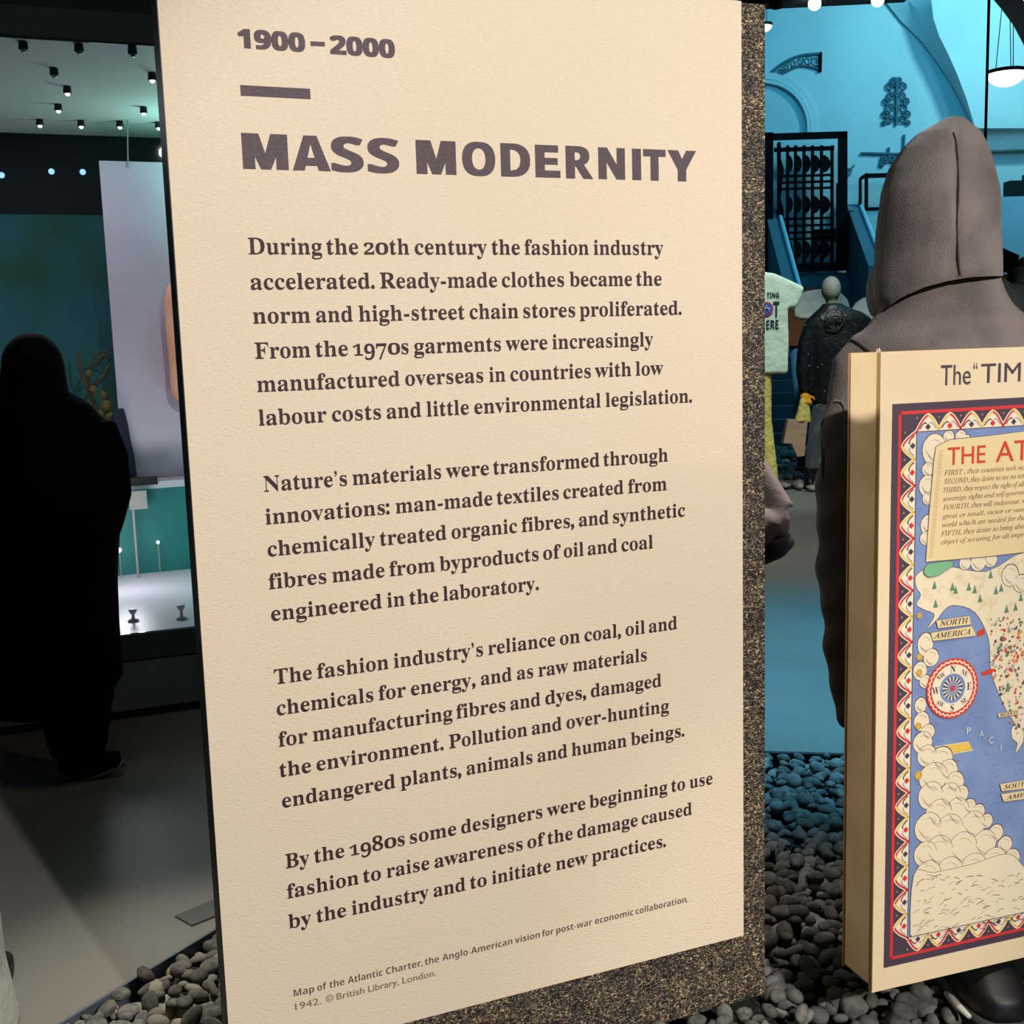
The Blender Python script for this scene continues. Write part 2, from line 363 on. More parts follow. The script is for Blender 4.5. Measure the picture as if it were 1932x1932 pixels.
def glyphs(s, style, offset=None):
    if offset is None: offset = -.006 if style == 'serif' else (-.010 if style == 'capt' else 0.0)
    key = (s, style, offset)
    if key in _gc: return _gc[key]
    cu = bpy.data.curves.new('t', 'FONT'); cu.body = STY[style](s); cu.resolution_u = 3; cu.offset = offset
    o = bpy.data.objects.new('t', cu); C.objects.link(o)
    dg = bpy.context.evaluated_depsgraph_get(); me = bpy.data.meshes.new_from_object(o.evaluated_get(dg))
    V = [(v.co.x, v.co.y) for v in me.vertices]; Fc = [tuple(p.vertices) for p in me.polygons]
    bpy.data.objects.remove(o); bpy.data.curves.remove(cu); bpy.data.meshes.remove(me)
    _gc[key] = (V, Fc); return V, Fc
def capheight(style):
    V, _ = glyphs('H', style); return max(v[1] for v in V)
BLOCK = {   # plain heavy block letters, each a set of convex pieces in a unit square
 'M#': [[(0,0),(0,1),(.27,1),(.27,0)], [(.73,0),(.73,1),(1,1),(1,0)], [(.05,1),(.37,1),(.61,0),(.39,0)], [(.63,1),(.95,1),(.61,0),(.39,0)]],
 'N#': [[(0,0),(0,1),(.31,1),(.31,0)], [(.69,0),(.69,1),(1,1),(1,0)], [(0,1),(.33,1),(1,0),(.67,0)]],
 'I#': [[(0,0),(0,1),(1,1),(1,0)]],
 'T#': [[(0,.77),(0,1),(1,1),(1,.77)], [(.32,0),(.32,.8),(.68,.8),(.68,0)]],
 'Y#': [[(.35,0),(.35,.42),(.65,.42),(.65,0)], [(.35,.38),(0,1),(.37,1),(.65,.42)], [(.65,.38),(1,1),(.65,1),(.35,.42)]],
 'E#': [[(0,0),(0,1),(.38,1),(.38,0)], [(0,.78),(0,1),(.93,1),(.93,.78)], [(0,.40),(0,.61),(.90,.61),(.90,.40)], [(0,0),(0,.22),(1,.22),(1,0)]],
 'A#': [[(0,0),(.32,1),(.50,1),(.50,.80),(.31,0)], [(1,0),(.66,1),(.48,1),(.48,.80),(.68,0)], [(.22,.14),(.28,.37),(.72,.37),(.78,.14)]],
}
def word(s, style, oldfig=False, track=0.0):
    """glyph outlines of a word; old-style figures when asked"""
    if s in BLOCK:
        ch = capheight(style); V = []; Fc = []
        for q in BLOCK[s]:
            n = len(V); V += [(x*ch, y_*ch, len(Fc)*.00006) for x, y_ in q]; Fc.append(tuple(range(n, n+len(q))))
        return V, Fc
    if style in ('serif', 'capt') and len(s) > 1 and s[-1] in '.,:':      # sturdier stops than the thinned letters
        V, Fc = word(s[:-1], style, oldfig); v, f = glyphs(s[-1], style, .016 if style == 'serif' else .004); n = len(V)
        x = max(p[0] for p in V)+.045-min(p[0] for p in v); return list(V)+[(p[0]+x, p[1]+.012) for p in v], list(Fc)+[tuple(i+n for i in q) for q in f]
    if not oldfig or not any(c.isdigit() for c in s):
        return glyphs(s, style)
    V = []; Fc = []; x = 0
    xh = max(v[1] for v in glyphs('x', style)[0]); ch = capheight(style)
    for c in s:
        v, f = glyphs(c, style); x0 = min(p[0] for p in v); x1 = max(p[0] for p in v); y0 = min(p[1] for p in v)
        sy, dy, sx = 1, 0, .92
        if c in '012': sy = xh/ch*1.02; sx = 1.05 if c == '0' else .86
        elif c in '3479': dy = -.30*ch; sy = .97
        n = len(V); V += [((p[0]-x0)*sx+x, p[1]*sy+dy) for p in v]; Fc += [tuple(i+n for i in q) for q in f]
        x += (x1-x0)*sx+.055
    return V, Fc
def lay(mb, P_, V, Fc, u0, u1, v, cap, style, dep, bold=(), xoff=0):
    """fit glyphs between u0 and u1 on baseline v of panel P_; bold = extra copies shifted to thicken the strokes"""
    x0 = min(p[0] for p in V); x1 = max(p[0] for p in V); s = cap/capheight(style)
    bx = max([abs(b[0]) for b in bold]+[0]); k = (u1-u0-2*bx)/(x1-x0)
    for i, (dx, dv) in enumerate(((0, 0),)+tuple(bold)):
        mb.add([P_.pt(u0+bx+(p[0]-x0)*k+dx, v+p[1]*s+dv, dep-i*.00004-(p[2] if len(p) > 2 else 0)) for p in V], Fc)

# ================================================================== SETTING
BED = [G(120, 1932).to_2d(), None, None, None]
la, lb = G(120, 1932), G(410, 1755); fa, fb = G(1444, 1422), G(1589, 1426)
def isect(p, d, q, e):
    den = d.x*e.y-d.y*e.x; t = ((q.x-p.x)*e.y-(q.y-p.y)*e.x)/den; return Vector((p.x+d.x*t, p.y+d.y*t, 0))
dl, df = (lb-la).normalized(), (fb-fa).normalized()
B_tl = isect(la, dl, fa, df); B_bl = la-dl*1.3; B_tr = fa+df*2.4; B_br = Vector((3.2, 1.1, 0))
bed = [Vector((v.x, v.y, 0)) for v in (B_bl, B_br, B_tr, B_tl)]
out = [Vector(v) for v in ((-9, -4, 0), (14, -4, 0), (14, 22, 0), (-9, 22, 0))]
fl = MB()
for i in range(4):
    a, b = out[i], out[(i+1) % 4]; c, d = bed[(i+1) % 4], bed[i]; fl.add([a, b, c, d], [(0, 1, 2, 3)])
fl.add([v+Vector((0, 0, -.2)) for v in out], [(3, 2, 1, 0)])
struct('floor', fl, 'floor')
def strip(a, b, wd, z0, z1, side):
    n = Vector((-(b-a).y, (b-a).x, 0)).normalized()*wd*side
    return MB().hexa([a+Vector((0, 0, z0)), b+Vector((0, 0, z0)), b+n+Vector((0, 0, z0)), a+n+Vector((0, 0, z0)), a+Vector((0, 0, z1)), b+Vector((0, 0, z1)), b+n+Vector((0, 0, z1)), a+n+Vector((0, 0, z1))])
struct('trim_1', strip(bed[0], bed[3], .008, -.06, .004, 1), 'trim')
struct('trim_2', strip(bed[3], bed[2], .02, -.06, .003, 1), 'dark_trim')
pl = [G(330, 1730), G(362, 1748), G(470, 1705), G(430, 1688)]
single('floor_plate', MB().prism([p+Vector((0, 0, .001)) for p in pl], (0, 0, .003)), 'floor_plate', 'dark rectangular cover plate let into the floor beside the pale gravel', 'floor plate')

struct('wall_back', MB().box((5, 20.65, 4.5), (28, .3, 9)), 'wall')
struct('wall_left', MB().box((-9.1, 9, 4.5), (.3, 26, 9)), 'dark_wall')
struct('wall_right', MB().box((14.1, 9, 4.5), (.3, 26, 9)), 'dark_wall')
struct('wall_front', MB().box((2.5, -4.1, 4.5), (23.5, .3, 9)), 'dark_wall')
struct('ceiling', MB().box((2.5, 8.5, 9.1), (23.5, 25.5, .2)), 'ceiling')

# ---- gravel bed with single pebbles
bedt = thing('gravel_bed', 'bed of rounded grey pebbles around the tall cream text panel, edged with a grey strip', 'gravel', (0.5, 2.6, -.06))
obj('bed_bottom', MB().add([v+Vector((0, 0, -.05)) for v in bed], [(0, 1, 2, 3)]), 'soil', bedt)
def pebble_shape(seed, sub):
    rnd = random.Random(seed); bm = bmesh.new(); bmesh.ops.create_icosphere(bm, subdivisions=sub, radius=1)
    sx, sy, sz = rnd.uniform(.85, 1.35), rnd.uniform(.7, 1.0), rnd.uniform(.5, .78)
    ph = [rnd.uniform(0, 6.28) for _ in range(6)]; ax = [Vector((rnd.gauss(0, 1), rnd.gauss(0, 1), rnd.gauss(0, 1))).normalized() for _ in range(3)]
    V = []
    for v in bm.verts:
        k = 1+sum(.10*math.sin(2.3*v.co.dot(ax[i])+ph[i]) for i in range(3))
        for a in ax: k -= .10*max(0, v.co.dot(a)-.55)
        V.append(Vector((v.co.x*sx*k, v.co.y*sy*k, v.co.z*sz*k)))
    F = [tuple(x.index for x in f.verts) for f in bm.faces]; bm.free(); return V, F
SH = [pebble_shape(40+i, 2) for i in range(10)]; SHL = [pebble_shape(40+i, 1) for i in range(10)]
def inbed(x, y, m=.018):
    for i in range(4):
        a, b = bed[i], bed[(i+1) % 4]; e = b-a
        if (e.x*(y-a.y)-e.y*(x-a.x))/e.length < m: return False
    return True
TP = Panel(1.17713, 2.22)          # front face of the text panel
MP = Panel(1.25491, 1.98)          # front face of the map box
TPw = (TP.uv(297, 0)[0], TP.uv(1443, 1000)[0])
def in_board(x, y):
    p = Vector((x, y, 0))-Vector((TP.O.x, TP.O.y, 0)); u = p.dot(TP.d); d = p.dot(TP.b)
    return TPw[0]-.01 < u < TPw[1]+.01 and -.012 < d < .085
def visible(p):
    x, y = PX(p)
    if not (-10 < x < 1945 and 1415 < y < 1945): return False
    if x > 1443 and x < 1592: return True
    if x <= 1443:
        if x < 297+.0682*y: return True
        return y > 1850+(1443-x)*.285
    return y > 1868-(x-1646)*.235
stones = []
y = 1.5
while y < 4.15:
    x = -1.6
    while x < 3.1:
        st = .044
        for lay_ in range(2):
            px_, py_ = x+random.uniform(-.018, .018), y+random.uniform(-.018, .018)
            r = random.choice((.015, .018, .021, .024, .027, .032))*(1.0 if lay_ else .95)
            if inbed(px_, py_, .008) and not in_board(px_, py_) and (lay_ == 0 or random.random() < .8):
                stones.append((Vector((px_, py_, -.024+lay_*.018+random.uniform(-.005, .008))), r, random.randrange(10),
                               Matrix.Rotation(random.uniform(0, 6.3), 3, 'Z') @ Matrix.Rotation(random.gauss(0, .35), 3, 'X') @ Matrix.Rotation(random.gauss(0, .35), 3, 'Y'), lay_))
        x += st
    y += .044
near = sorted([i for i, s in enumerate(stones) if s[4] == 1 and visible(s[0])], key=lambda i: -stones[i][1]/(stones[i][0]-EYE).length)[:300]
nset = set(near)
base_me = []
for i in range(10):
    me = bpy.data.meshes.new('pebble'); me.from_pydata([tuple(v) for v in SH[i][0]], [], SH[i][1]); me.materials.append(M['stone'])
    me.polygons.foreach_set('use_smooth', [True]*len(me.polygons)); base_me.append(me)
binv = ROOTM[bedt.name].inverted()
for i in near:
    p, r, k, R_, _ = stones[i]; o = bpy.data.objects.new('pebble', base_me[k]); C.objects.link(o); o.parent = bedt
    o.matrix_local = binv @ (Matrix.Translation(p) @ R_.to_4x4() @ Matrix.Scale(r, 4))
ms = MB()
rest = [s for i, s in enumerate(stones) if i not in nset]
for (p, r, k, R_, l_) in rest:
    sh = SH[k] if visible(p) else SHL[k]; n = len(ms.V); ms.V += [p+R_@(v*r) for v in sh[0]]; ms.F += [tuple(a+n for a in f) for f in sh[1]]
def raw(name, mb, m, parent, smooth=True, kind=None):      # like obj() without the normal pass
    me = bpy.data.meshes.new(name); inv = ROOTM[parent.name].inverted()
    me.from_pydata([tuple(inv @ v) for v in mb.V], [], mb.F); me.materials.append(M[m])
    if smooth: me.polygons.foreach_set('use_smooth', [True]*len(me.polygons))
    o = bpy.data.objects.new(name, me); C.objects.link(o); o.parent = parent
    if kind: o['kind'] = kind
    return o
raw('loose_gravel', ms, 'stone', bedt, kind='stuff')

# ================================================================== TEXT PANEL
uL, uR = TP.uv(296.7, 0)[0], TP.uv(1401, 900)[0]; vT, vB = TP.uv(1399.5, 2)[1], TP.uv(1402.8, 1765)[1]
bR, bB, bT = TP.uv(1443, 900, .008)[0], TP.uv(1443.2, 1852, .008)[1], TP.uv(1442.5, 9, .008)[1]
bp = TP.pt((uL+bR)/2, bB, .03); bp.z = TP.pt(0, bB).z-.03
tp = thing('text_panel', 'tall cream exhibition panel headed 1900–2000 Mass Modernity, full of text', 'sign', bp, TP.rz)
obj('backing_board', MB().pbox(TP, uL+.002, bR, bB-.03, bT, .008, .070), 'speckle', tp, label='speckled brown and black fibre backing board')
sheet = obj('cream_sheet', MB().pbox(TP, uL, uR, vB, vT, 0, .0082), 'cream', tp)
obj('shaded_edge', MB().pbox(TP, uL-.0015, uL+.0005, bB-.03, vT, .001, .071), 'black', tp, label='left edge of the panel, blackened as its unlit side')  # black paints the shade on the board's unlit left side
L_ = lambda c: 440+c/4.2
R_ = lambda c: 900+c/4.2
A7 = lambda c: 400+c/3.864
LINES = [
 ((470,479.5),(1228,480.7), [('During',L_(122),L_(705)),('the',L_(742),L_(992)),('20th',L_(1038),L_(1395)),('century',L_(1440),R_(78)),('the',R_(118),R_(340)),('fashion',R_(378),R_(885)),('industry',R_(925),R_(1475))]),
 ((474,546),(1246,539), [('accelerated.',L_(140),L_(1122)),('Ready-made',L_(1165),R_(160)),('clothes',R_(198),R_(690)),('became',R_(735),R_(1228)),('the',R_(1262),R_(1462))]),
 ((478,610.2),(1285,593.8), [('norm',L_(160),L_(612)),('and',L_(658),L_(948)),('high-street',L_(998),L_(1835)),('chain',L_(1875),R_(328)),('stores',R_(368),R_(778)),('proliferated.',R_(815),R_(1620))]),
 ((482,674.8),(1212,655), [('From',L_(175),L_(612)),('the',L_(655),L_(910)),('1970s',L_(952),L_(1390)),('garments',L_(1435),R_(190)),('were',R_(228),R_(558)),('increasingly',R_(598),R_(1395))]),
 ((487,739),(1240,707.4), [('manufactured',L_(192),L_(1320)),('overseas',L_(1365),R_(50)),('in',R_(98),R_(225)),('countries',R_(265),R_(902)),('with',R_(935),R_(1222)),('low',R_(1258),R_(1475))]),
 ((491,802.6),(1290,759.8), [('labour',L_(205),L_(742)),('costs',L_(785),L_(1172)),('and',L_(1218),L_(1490)),('little',L_(1535),L_(1868)),('environmental',L_(1912),R_(980)),('legislation.',R_(1020),R_(1703))]),
 ((499,927.1),(1258,871), [('Nature’s',L_(245),L_(903)),('materials',L_(948),L_(1648)),('were',L_(1688),R_(95)),('transformed',R_(130),R_(970)),('through',R_(1003),R_(1512))]),
 ((503,988.8),(1256,925.2), [('innovations:',L_(258),L_(1240)),('man-made',L_(1290),R_(122)),('textiles',R_(158),R_(648)),('created',R_(685),R_(1160)),('from',R_(1198),R_(1503))]),
 ((506,1049.5),(1290,974.8), [('chemically',L_(275),L_(1125)),('treated',L_(1165),L_(1690)),('organic',L_(1732),R_(318)),('fibres,',R_(355),R_(770)),('and',R_(808),R_(1042)),('synthetic',R_(1078),R_(1648))]),
 ((511,1111.7),(1230,1034), [('fibres',L_(285),L_(740)),('made',L_(788),L_(1200)),('from',L_(1240),L_(1600)),('byproducts',L_(1638),R_(488)),('of',R_(525),R_(665)),('oil',R_(688),R_(845)),('and',R_(878),R_(1110)),('coal',R_(1145),R_(1393))]),
 ((513,1171.7),(1015,1112.6), [('engineered',L_(303),L_(1178)),('in',L_(1222),L_(1360)),('the',L_(1398),L_(1628)),('laboratory.',L_(1665),R_(490))]),
 ((527,1290.7),(1274,1186.4), [('The',L_(328),L_(625)),('fashion',L_(668),L_(1232)),('industry’s',L_(1275),R_(48)),('reliance',R_(90),R_(620)),('on',R_(658),R_(815)),('coal,',R_(852),R_(1140)),('oil',R_(1178),R_(1330)),('and',R_(1362),R_(1585))]),
 ((524,1349.8),(1218,1246.7), [('chemicals',L_(347),L_(1112)),('for',L_(1155),L_(1370)),('energy,',L_(1410),L_(1920)),('and',R_(32),R_(275)),('as',R_(318),R_(445)),('raw',R_(488),R_(722)),('materials',R_(762),R_(1345))]),
 ((530,1409),(1244,1294.8), [('for',L_(362),L_(590)),('manufacturing',L_(635),L_(1738)),('fibres',L_(1770),R_(225)),('and',R_(265),R_(502)),('dyes,',R_(542),R_(865)),('damaged',R_(903),R_(1460))]),
 ((532,1466.9),(1243,1344.8), [('the',L_(370),L_(618)),('environment.',L_(663),L_(1668)),('Pollution',L_(1712),R_(398)),('and',R_(435),R_(670)),('over-hunting',R_(710),R_(1520))]),
 ((535,1524.5),(1290,1388.3), [('endangered',L_(390),L_(1285)),('plants,',L_(1328),L_(1808)),('animals',L_(1850),R_(440)),('and',R_(480),R_(715)),('human',R_(752),R_(1185)),('beings.',R_(1220),R_(1643))]),
 ((543,1639),(1342,1478.3), [('By',L_(418),L_(605)),('the',L_(645),L_(882)),('1980s',L_(925),L_(1360)),('some',L_(1402),L_(1768)),('designers',L_(1808),R_(518)),('were',R_(555),R_(858)),('beginning',R_(892),R_(1508)),('to',R_(1540),R_(1648)),('use',R_(1685),R_(1865))]),
 ((545,1695),(1302,1537), [('fashion',L_(430),L_(995)),('to',L_(1032),L_(1172)),('raise',L_(1218),L_(1555)),('awareness',L_(1597),R_(362)),('of',R_(400),R_(540)),('the',R_(560),R_(758)),('damage',R_(795),R_(1272)),('caused',R_(1305),R_(1702))]),
 ((549,1750.9),(1255,1597.5), [('by',A7(560),A7(725)),('the',A7(765),A7(978)),('industry',A7(1022),A7(1580)),('and',A7(1617),878),('to',887.4,918.3),('initiate',928.6,1039),('new',1049.3,1108.8),('practices.',1117.1,1256.4)]),
]
CAP = abs(TP.uv(470, 449)[1]-TP.uv(470, 479.5)[1])
def line(name, a, b, words, style, cap, ink, bold=(), oldfig=False, label=None, P_=TP, par=None, dep=-.0004):
    mb = MB(); v = (P_.uv(*a)[1]+P_.uv(*b)[1])/2
    for s, x0, x1 in words:
        yy = lambda x: a[1]+(b[1]-a[1])*(x-a[0])/(b[0]-a[0])
        V, Fc = word(s, style, oldfig)
        lay(mb, P_, V, Fc, P_.uv(x0, yy(x0))[0], P_.uv(x1, yy(x1))[0], v, cap, style, dep, bold)
    return obj(name, mb, ink, par or tp, label=label)
for a, b, ws in LINES:
    line('text_line', a, b, ws, 'serif', CAP, 'ink', bold=((0, .0007), (0, -.0007)), oldfig=True)
HC = TP.uv(458, 251)[1]-TP.uv(463, 319)[1]
hb = tuple((x*.0026, z*.0004) for x, z in ((1, 1), (-1, 1), (1, -1), (-1, -1), (.5, 0), (-.5, 0)))
HL = [('M#', 458.8, 545), ('A#', 552.5, 624.5), ('S', 625.7, 687), ('S', 694.3, 753.9), ('M#', 786.2, 861.3), ('O', 872.9, 935.2), ('D', 945.5, 1001), ('E#', 1010.5, 1057.4), ('R', 1068, 1118.8), ('N#', 1129.3, 1179.5), ('I#', 1193, 1209.8), ('T#', 1214, 1256.2), ('Y#', 1259.8, 1313.3)]
for w0, w1, lb_ in ((0, 4, 'heavy purple-grey heading word MASS'), (4, 13, 'heavy purple-grey heading word MODERNITY')):
    mb = MB(); v = (TP.uv(463, 319)[1]+TP.uv(1295.5, 342.4)[1])/2
    for c, x0, x1 in HL[w0:w1]:
        yy = lambda x: 319+23.4*(x-463)/832.5
        V, Fc = word(c, 'sans'); over = .02*HC if c in 'SO' else 0
        if '#' not in c:      # round letters: fit the height exactly
            y0, y1 = min(p[1] for p in V), max(p[1] for p in V); ch = capheight('sans'); V = [(p[0], (p[1]-y0)/(y1-y0)*ch) for p in V]
        lay(mb, TP, V, Fc, TP.uv(x0, yy(x0))[0], TP.uv(x1, yy(x1))[0], v-over/2, HC+over, 'sans', -.0004, hb if '#' not in c else ())
    obj('heading', mb, 'heading_ink', tp, label=lb_)['kind'] = 'stuff'
DC = TP.uv(457, 55)[1]-TP.uv(461, 90.8)[1]
hb2 = tuple((x*.0018, z*.0009) for x, z in ((1, 1), (-1, 1), (1, -1), (-1, -1)))
line('date_heading', (462.7, 90.8), (733, 107.6), [('1900', 449, 576.5), ('2000', 623, 745.6)], 'sans', DC*.97, 'heading_ink', bold=hb2, label='bold purple-grey dates 1900–2000')['kind'] = 'stuff'
def pquad(P_, pts, dep): 
    q = [P_.uv(*p) for p in pts]; return MB().add([P_.pt(u, v, dep) for u, v in q], [tuple(range(len(q)))])
obj('date_dash', pquad(TP, [(585.6, 78), (612.8, 79.3), (613, 88), (586, 86.7)], -.0004), 'heading_ink', tp)
u0, v0 = TP.uv(453, 160.3); u1, v1 = TP.uv(586, 187.4)
obj('rule_bar', MB().add([TP.pt(u0, v0, -.0004), TP.pt(u1, v0, -.0004), TP.pt(u1, v1, -.0004), TP.pt(u0, v1, -.0004)], [(0, 1, 2, 3)]), 'heading_ink', tp)
CC = TP.uv(556, 1866.5)[1]-TP.uv(556, 1878.7)[1]
B7 = lambda c: 860+c/4.2
line('caption', (556, 1878.7), (1295, 1703.4), [('Map', A7(597), A7(745)), ('of', A7(768), A7(835)), ('the', A7(857), A7(965)), ('Atlantic', A7(992), A7(1245)), ('Charter,', A7(1270), A7(1535)), ('the', A7(1552), A7(1655)), ('Anglo-American', A7(1680), B7(448)),
     ('vision', B7(470), B7(665)), ('for', B7(685), B7(775)), ('post-war', B7(797), B7(1080)), ('economic', B7(1103), B7(1408)), ('collaboration,', B7(1425), B7(1835))], 'capt', CC*1.06, 'caption_ink', bold=(), label='small caption line about the map of the Atlantic Charter')
line('credit_line', (559, 1901.5), (822, 1844.6), [('1942.', A7(605), A7(797)), ('©', A7(828), A7(885)), ('British', A7(908), A7(1112)), ('Library,', A7(1138), A7(1363)), ('London.', A7(1388), A7(1635))], 'plain', CC*1.05, 'caption_grey', bold=((.0003, 0),))

# ================================================================== MAP BOX
mL = MP.uv(1662, 700)[0]; mT = MP.uv(1665, 664)[1]; mB_ = MP.uv(1646, 1873)[1]; mR = mL+1.05
mp_base = MP.pt((mL+mR)/2, 0, .05); mp_base.z = 0
mt = thing('map_box', 'cream box panel printed with an old illustrated map, its lit left side showing', 'sign', mp_base, MP.rz)
obj('front_panel', MB().pbox(MP, mL, mR, mB_, mT, 0, .010), 'map_paper', mt)
obj('panel_edge', MB().pbox(MP, mL-.0012, mL, mB_+.001, mT-.001, .001, .0115), 'box_edge', mt)
obj('box_body', MB().pbox(MP, mL+.001, mR-.004, mB_+.012, mT-.002, .0115, .098), 'map_side', mt, label='plain beige side of the box')
obj('back_panel', MB().pbox(MP, mL-.001, mR-.002, mB_+.006, mT-.001, .098, .104), 'box_edge', mt)
for u in (mL+.385, mL+.80):
    obj('support_post', MB().pbox(MP, u, u+.03, -1.475, mB_+.012, .04, .085), 'black', mt)
def fray(px, py, n):
    mb = MB(); r = random.Random(n); u, v = MP.uv(px, py)
    for k in range(4):
        a = r.uniform(-.004, .004); mb.tube([MP.pt(u+a*.3, mT-.001, .006), MP.pt(u+a, mT+r.uniform(.002, .007), .006+r.uniform(-.004, .004)), MP.pt(u+a*2, mT+r.uniform(.001, .008), .006)], .0007, 5)
    return mb
obj('frayed_corner', fray(1661, 664, 3), 'p_white', mt)
LAYD = {'n': 0}
def mpoly(name, pts, m, dep, label=None):          # flat print, points given where they lie on the box's face
    return obj(name, pquad(MP, pts, dep), m, mt, label=label)
uv = MP.uv
def rectm(mb, u0, u1, v0, v1, dep): mb.add([MP.pt(u0, v0, dep), MP.pt(u1, v0, dep), MP.pt(u1, v1, dep), MP.pt(u0, v1, dep)], [(0, 1, 2, 3)])
bu0, bv1 = uv(1683.5, 762.5); _, bv0 = uv(1664.5, 1827); bu1 = mR-.06
mb = MB(); rectm(mb, bu0, bu1, bv0, bv1, -.0002); obj('print_border', mb, 'p_purple', mt)
k = uv(1695.5, 775)[0]-bu0; k2 = uv(1701.0, 775)[0]-bu0
mb = MB()
for (a, b, c, d) in ((bu0+k, bu1-k, bv1-k2, bv1-k), (bu0+k, bu1-k, bv0+k, bv0+k2), (bu0+k, bu0+k2, bv0+k, bv1-k), (bu1-k2, bu1-k, bv0+k, bv1-k)): rectm(mb, a, b, c, d, -.0004)
obj('red_border_line', mb, 'p_red', mt)
kin = uv(1731, 900)[0]-uv(1684.5, 900)[0]
iu0, iu1, iv0, iv1 = bu0+kin, bu1-kin, bv0+kin, bv1-kin
mb = MB(); rectm(mb, iu0, iu1, iv0, iv1, -.0011); obj('printed_sea', mb, 'p_sea', mt)
mb = MB()
for (a, b, c, d) in ((iu0-.0012, iu0+.0003, iv0, iv1), (iu0, iu1, iv1-.0003, iv1+.0012), (iu0, iu1, iv0-.0012, iv0+.0003), (iu1, iu1+.0012, iv0, iv1)): rectm(mb, a, b, c, d, -.0013)
obj('inner_border_line', mb, 'p_line', mt)
# chain of rounded waves and points round the border
zoneA, zoneB = k2+.004, kin-.0012
half = (uv(1700, 1110)[1]-uv(1700, 1159)[1])
def wave_side(side):
    Lr = (iv1-iv0) if side in 'LR' else (iu1-iu0); n = max(1, round(Lr/half)); h = Lr/n; segs = {'w': [], 'c': [[], []], 'b': [], 'g': [], 'd': [[], []], 'o': [], 'base': []}
    def T(s, t):     # s along the border from the top/left corner, t from outside (0) to inside (1)
        dd = zoneA+(zoneB-zoneA)*t
        if side == 'L': return bu0+dd, iv1-s
        if side == 'T': return iu0+s, bv1-dd
        return iu0+s, bv0+dd
    return n, h, T, segs
def ribbon(mb, pts, wd, dep):
    V = []
    for i, p in enumerate(pts):
        a = Vector(pts[max(i-1, 0)]); b = Vector(pts[min(i+1, len(pts)-1)]); t = (b-a).normalized(); nn = Vector((-t.y, t.x))*wd/2
        V.append(MP.pt(p[0]+nn.x, p[1]+nn.y, dep)); V.append(MP.pt(p[0]-nn.x, p[1]-nn.y, dep))
    mb.add(V, [(2*i, 2*i+1, 2*i+3, 2*i+2) for i in range(len(pts)-1)])
def disc(mb, c, r, dep, n=14, sq=1.0):
    mb.add([MP.pt(c[0]+r*math.cos(2*PI*i/n), c[1]+r*sq*math.sin(2*PI*i/n), dep) for i in range(n)], [tuple(range(n))])
wv = {x: MB() for x in ('white', 'red', 'yellow', 'black', 'grey', 'dia_r', 'dia_p', 'dot', 'base')}
for side in 'LTB':
    n, h, T, _ = wave_side(side); wz = zoneB-zoneA
    for i in range(n):
        s0 = i*h
        def cv(f0, f1, am=0.0, m=9):
            r = []
            for q in range(m):
                f = f0+(f1-f0)*q/(m-1); x = abs(2*f-1); r.append(T(s0+f*h, am+(1-am)*x**1.55))
            return r
        wv['base'].add([MP.pt(a, b, -.0005) for a, b in cv(0, 1, 0, 15)], [tuple(range(15))])
        ribbon(wv['white'], cv(0, 1, 0, 17), .0085, -.0006)
        ribbon(wv['red' if i % 2 == 0 else 'yellow'], cv(0, .5), .0038, -.0008)
        ribbon(wv['yellow' if i % 2 == 0 else 'red'], cv(.5, 1), .0038, -.0008)
        ribbon(wv['black'], [T(s0+f*h, t) for f, t in ((.12, .86), (.24, .60), (.36, .46), (.44, .52))], .0024, -.0009)
        ribbon(wv['grey'], [T(s0+f*h, t) for f, t in ((.88, .86), (.76, .60), (.64, .46), (.56, .52))], .0026, -.0009)
        c = T(s0+h/2, .74); e = wz*.21
        (wv['dia_r'] if i % 2 else wv['dia_p']).add([MP.pt(c[0]+e, c[1], -.0010), MP.pt(c[0], c[1]+e, -.0010), MP.pt(c[0]-e, c[1], -.0010), MP.pt(c[0], c[1]-e, -.0010)], [(0, 1, 2, 3)])
        c = T(s0, .14); disc(wv['dot'], c, .0026, -.0006, 10)
for nm, m in (('base', 'p_white'), ('white', 'p_white'), ('red', 'p_red'), ('yellow', 'p_yellow'), ('black', 'p_black'), ('grey', 'p_grey'), ('dia_r', 'p_red'), ('dia_p', 'p_purple'), ('dot', 'p_brown')):
    wo = obj({'base': 'border_scallop', 'white': 'border_white_wave', 'red': 'border_red_wave', 'yellow': 'border_yellow_wave', 'black': 'border_black_wave', 'grey': 'border_grey_wave', 'dia_r': 'red_diamond', 'dia_p': 'purple_diamond', 'dot': 'border_dot'}[nm], wv[nm], m, mt); wo['kind'] = 'stuff'
# generic land, clouds, scroll, compass in the picture area
def smooth_closed(pts, sub=4):
    r = []; n = len(pts)
    for i in range(n):
        p0, p1, p2, p3 = (Vector(pts[(i+j-1) % n]) for j in range(4))
        for q in range(sub):
            t = q/sub; r.append(tuple(.5*((2*p1)+(p2-p0)*t+(2*p0-5*p1+4*p2-p3)*t*t+(3*p1-p0-3*p2+p3)*t**3)))
    return r
def clipu(pts): return [(max(iu0+.0008, u), min(iv1-.0008, max(iv0+.0008, v))) for u, v in pts]
def shape(name, px, m, dep, outline=None, ow=.0012, sub=4, label=None):
    q = [uv(*p) for p in px]
    if sub: q = smooth_closed(q, sub)
    q = clipu(q); mb = MB(); mb.add([MP.pt(a, b, dep) for a, b in q], [tuple(range(len(q)))]); o = obj(name, mb, m, mt, label=label)
    if outline:
        mb = MB(); ribbon(mb, q+[q[0]], ow, dep-.0001); obj(name+'_outline', mb, outline, mt)
    return o
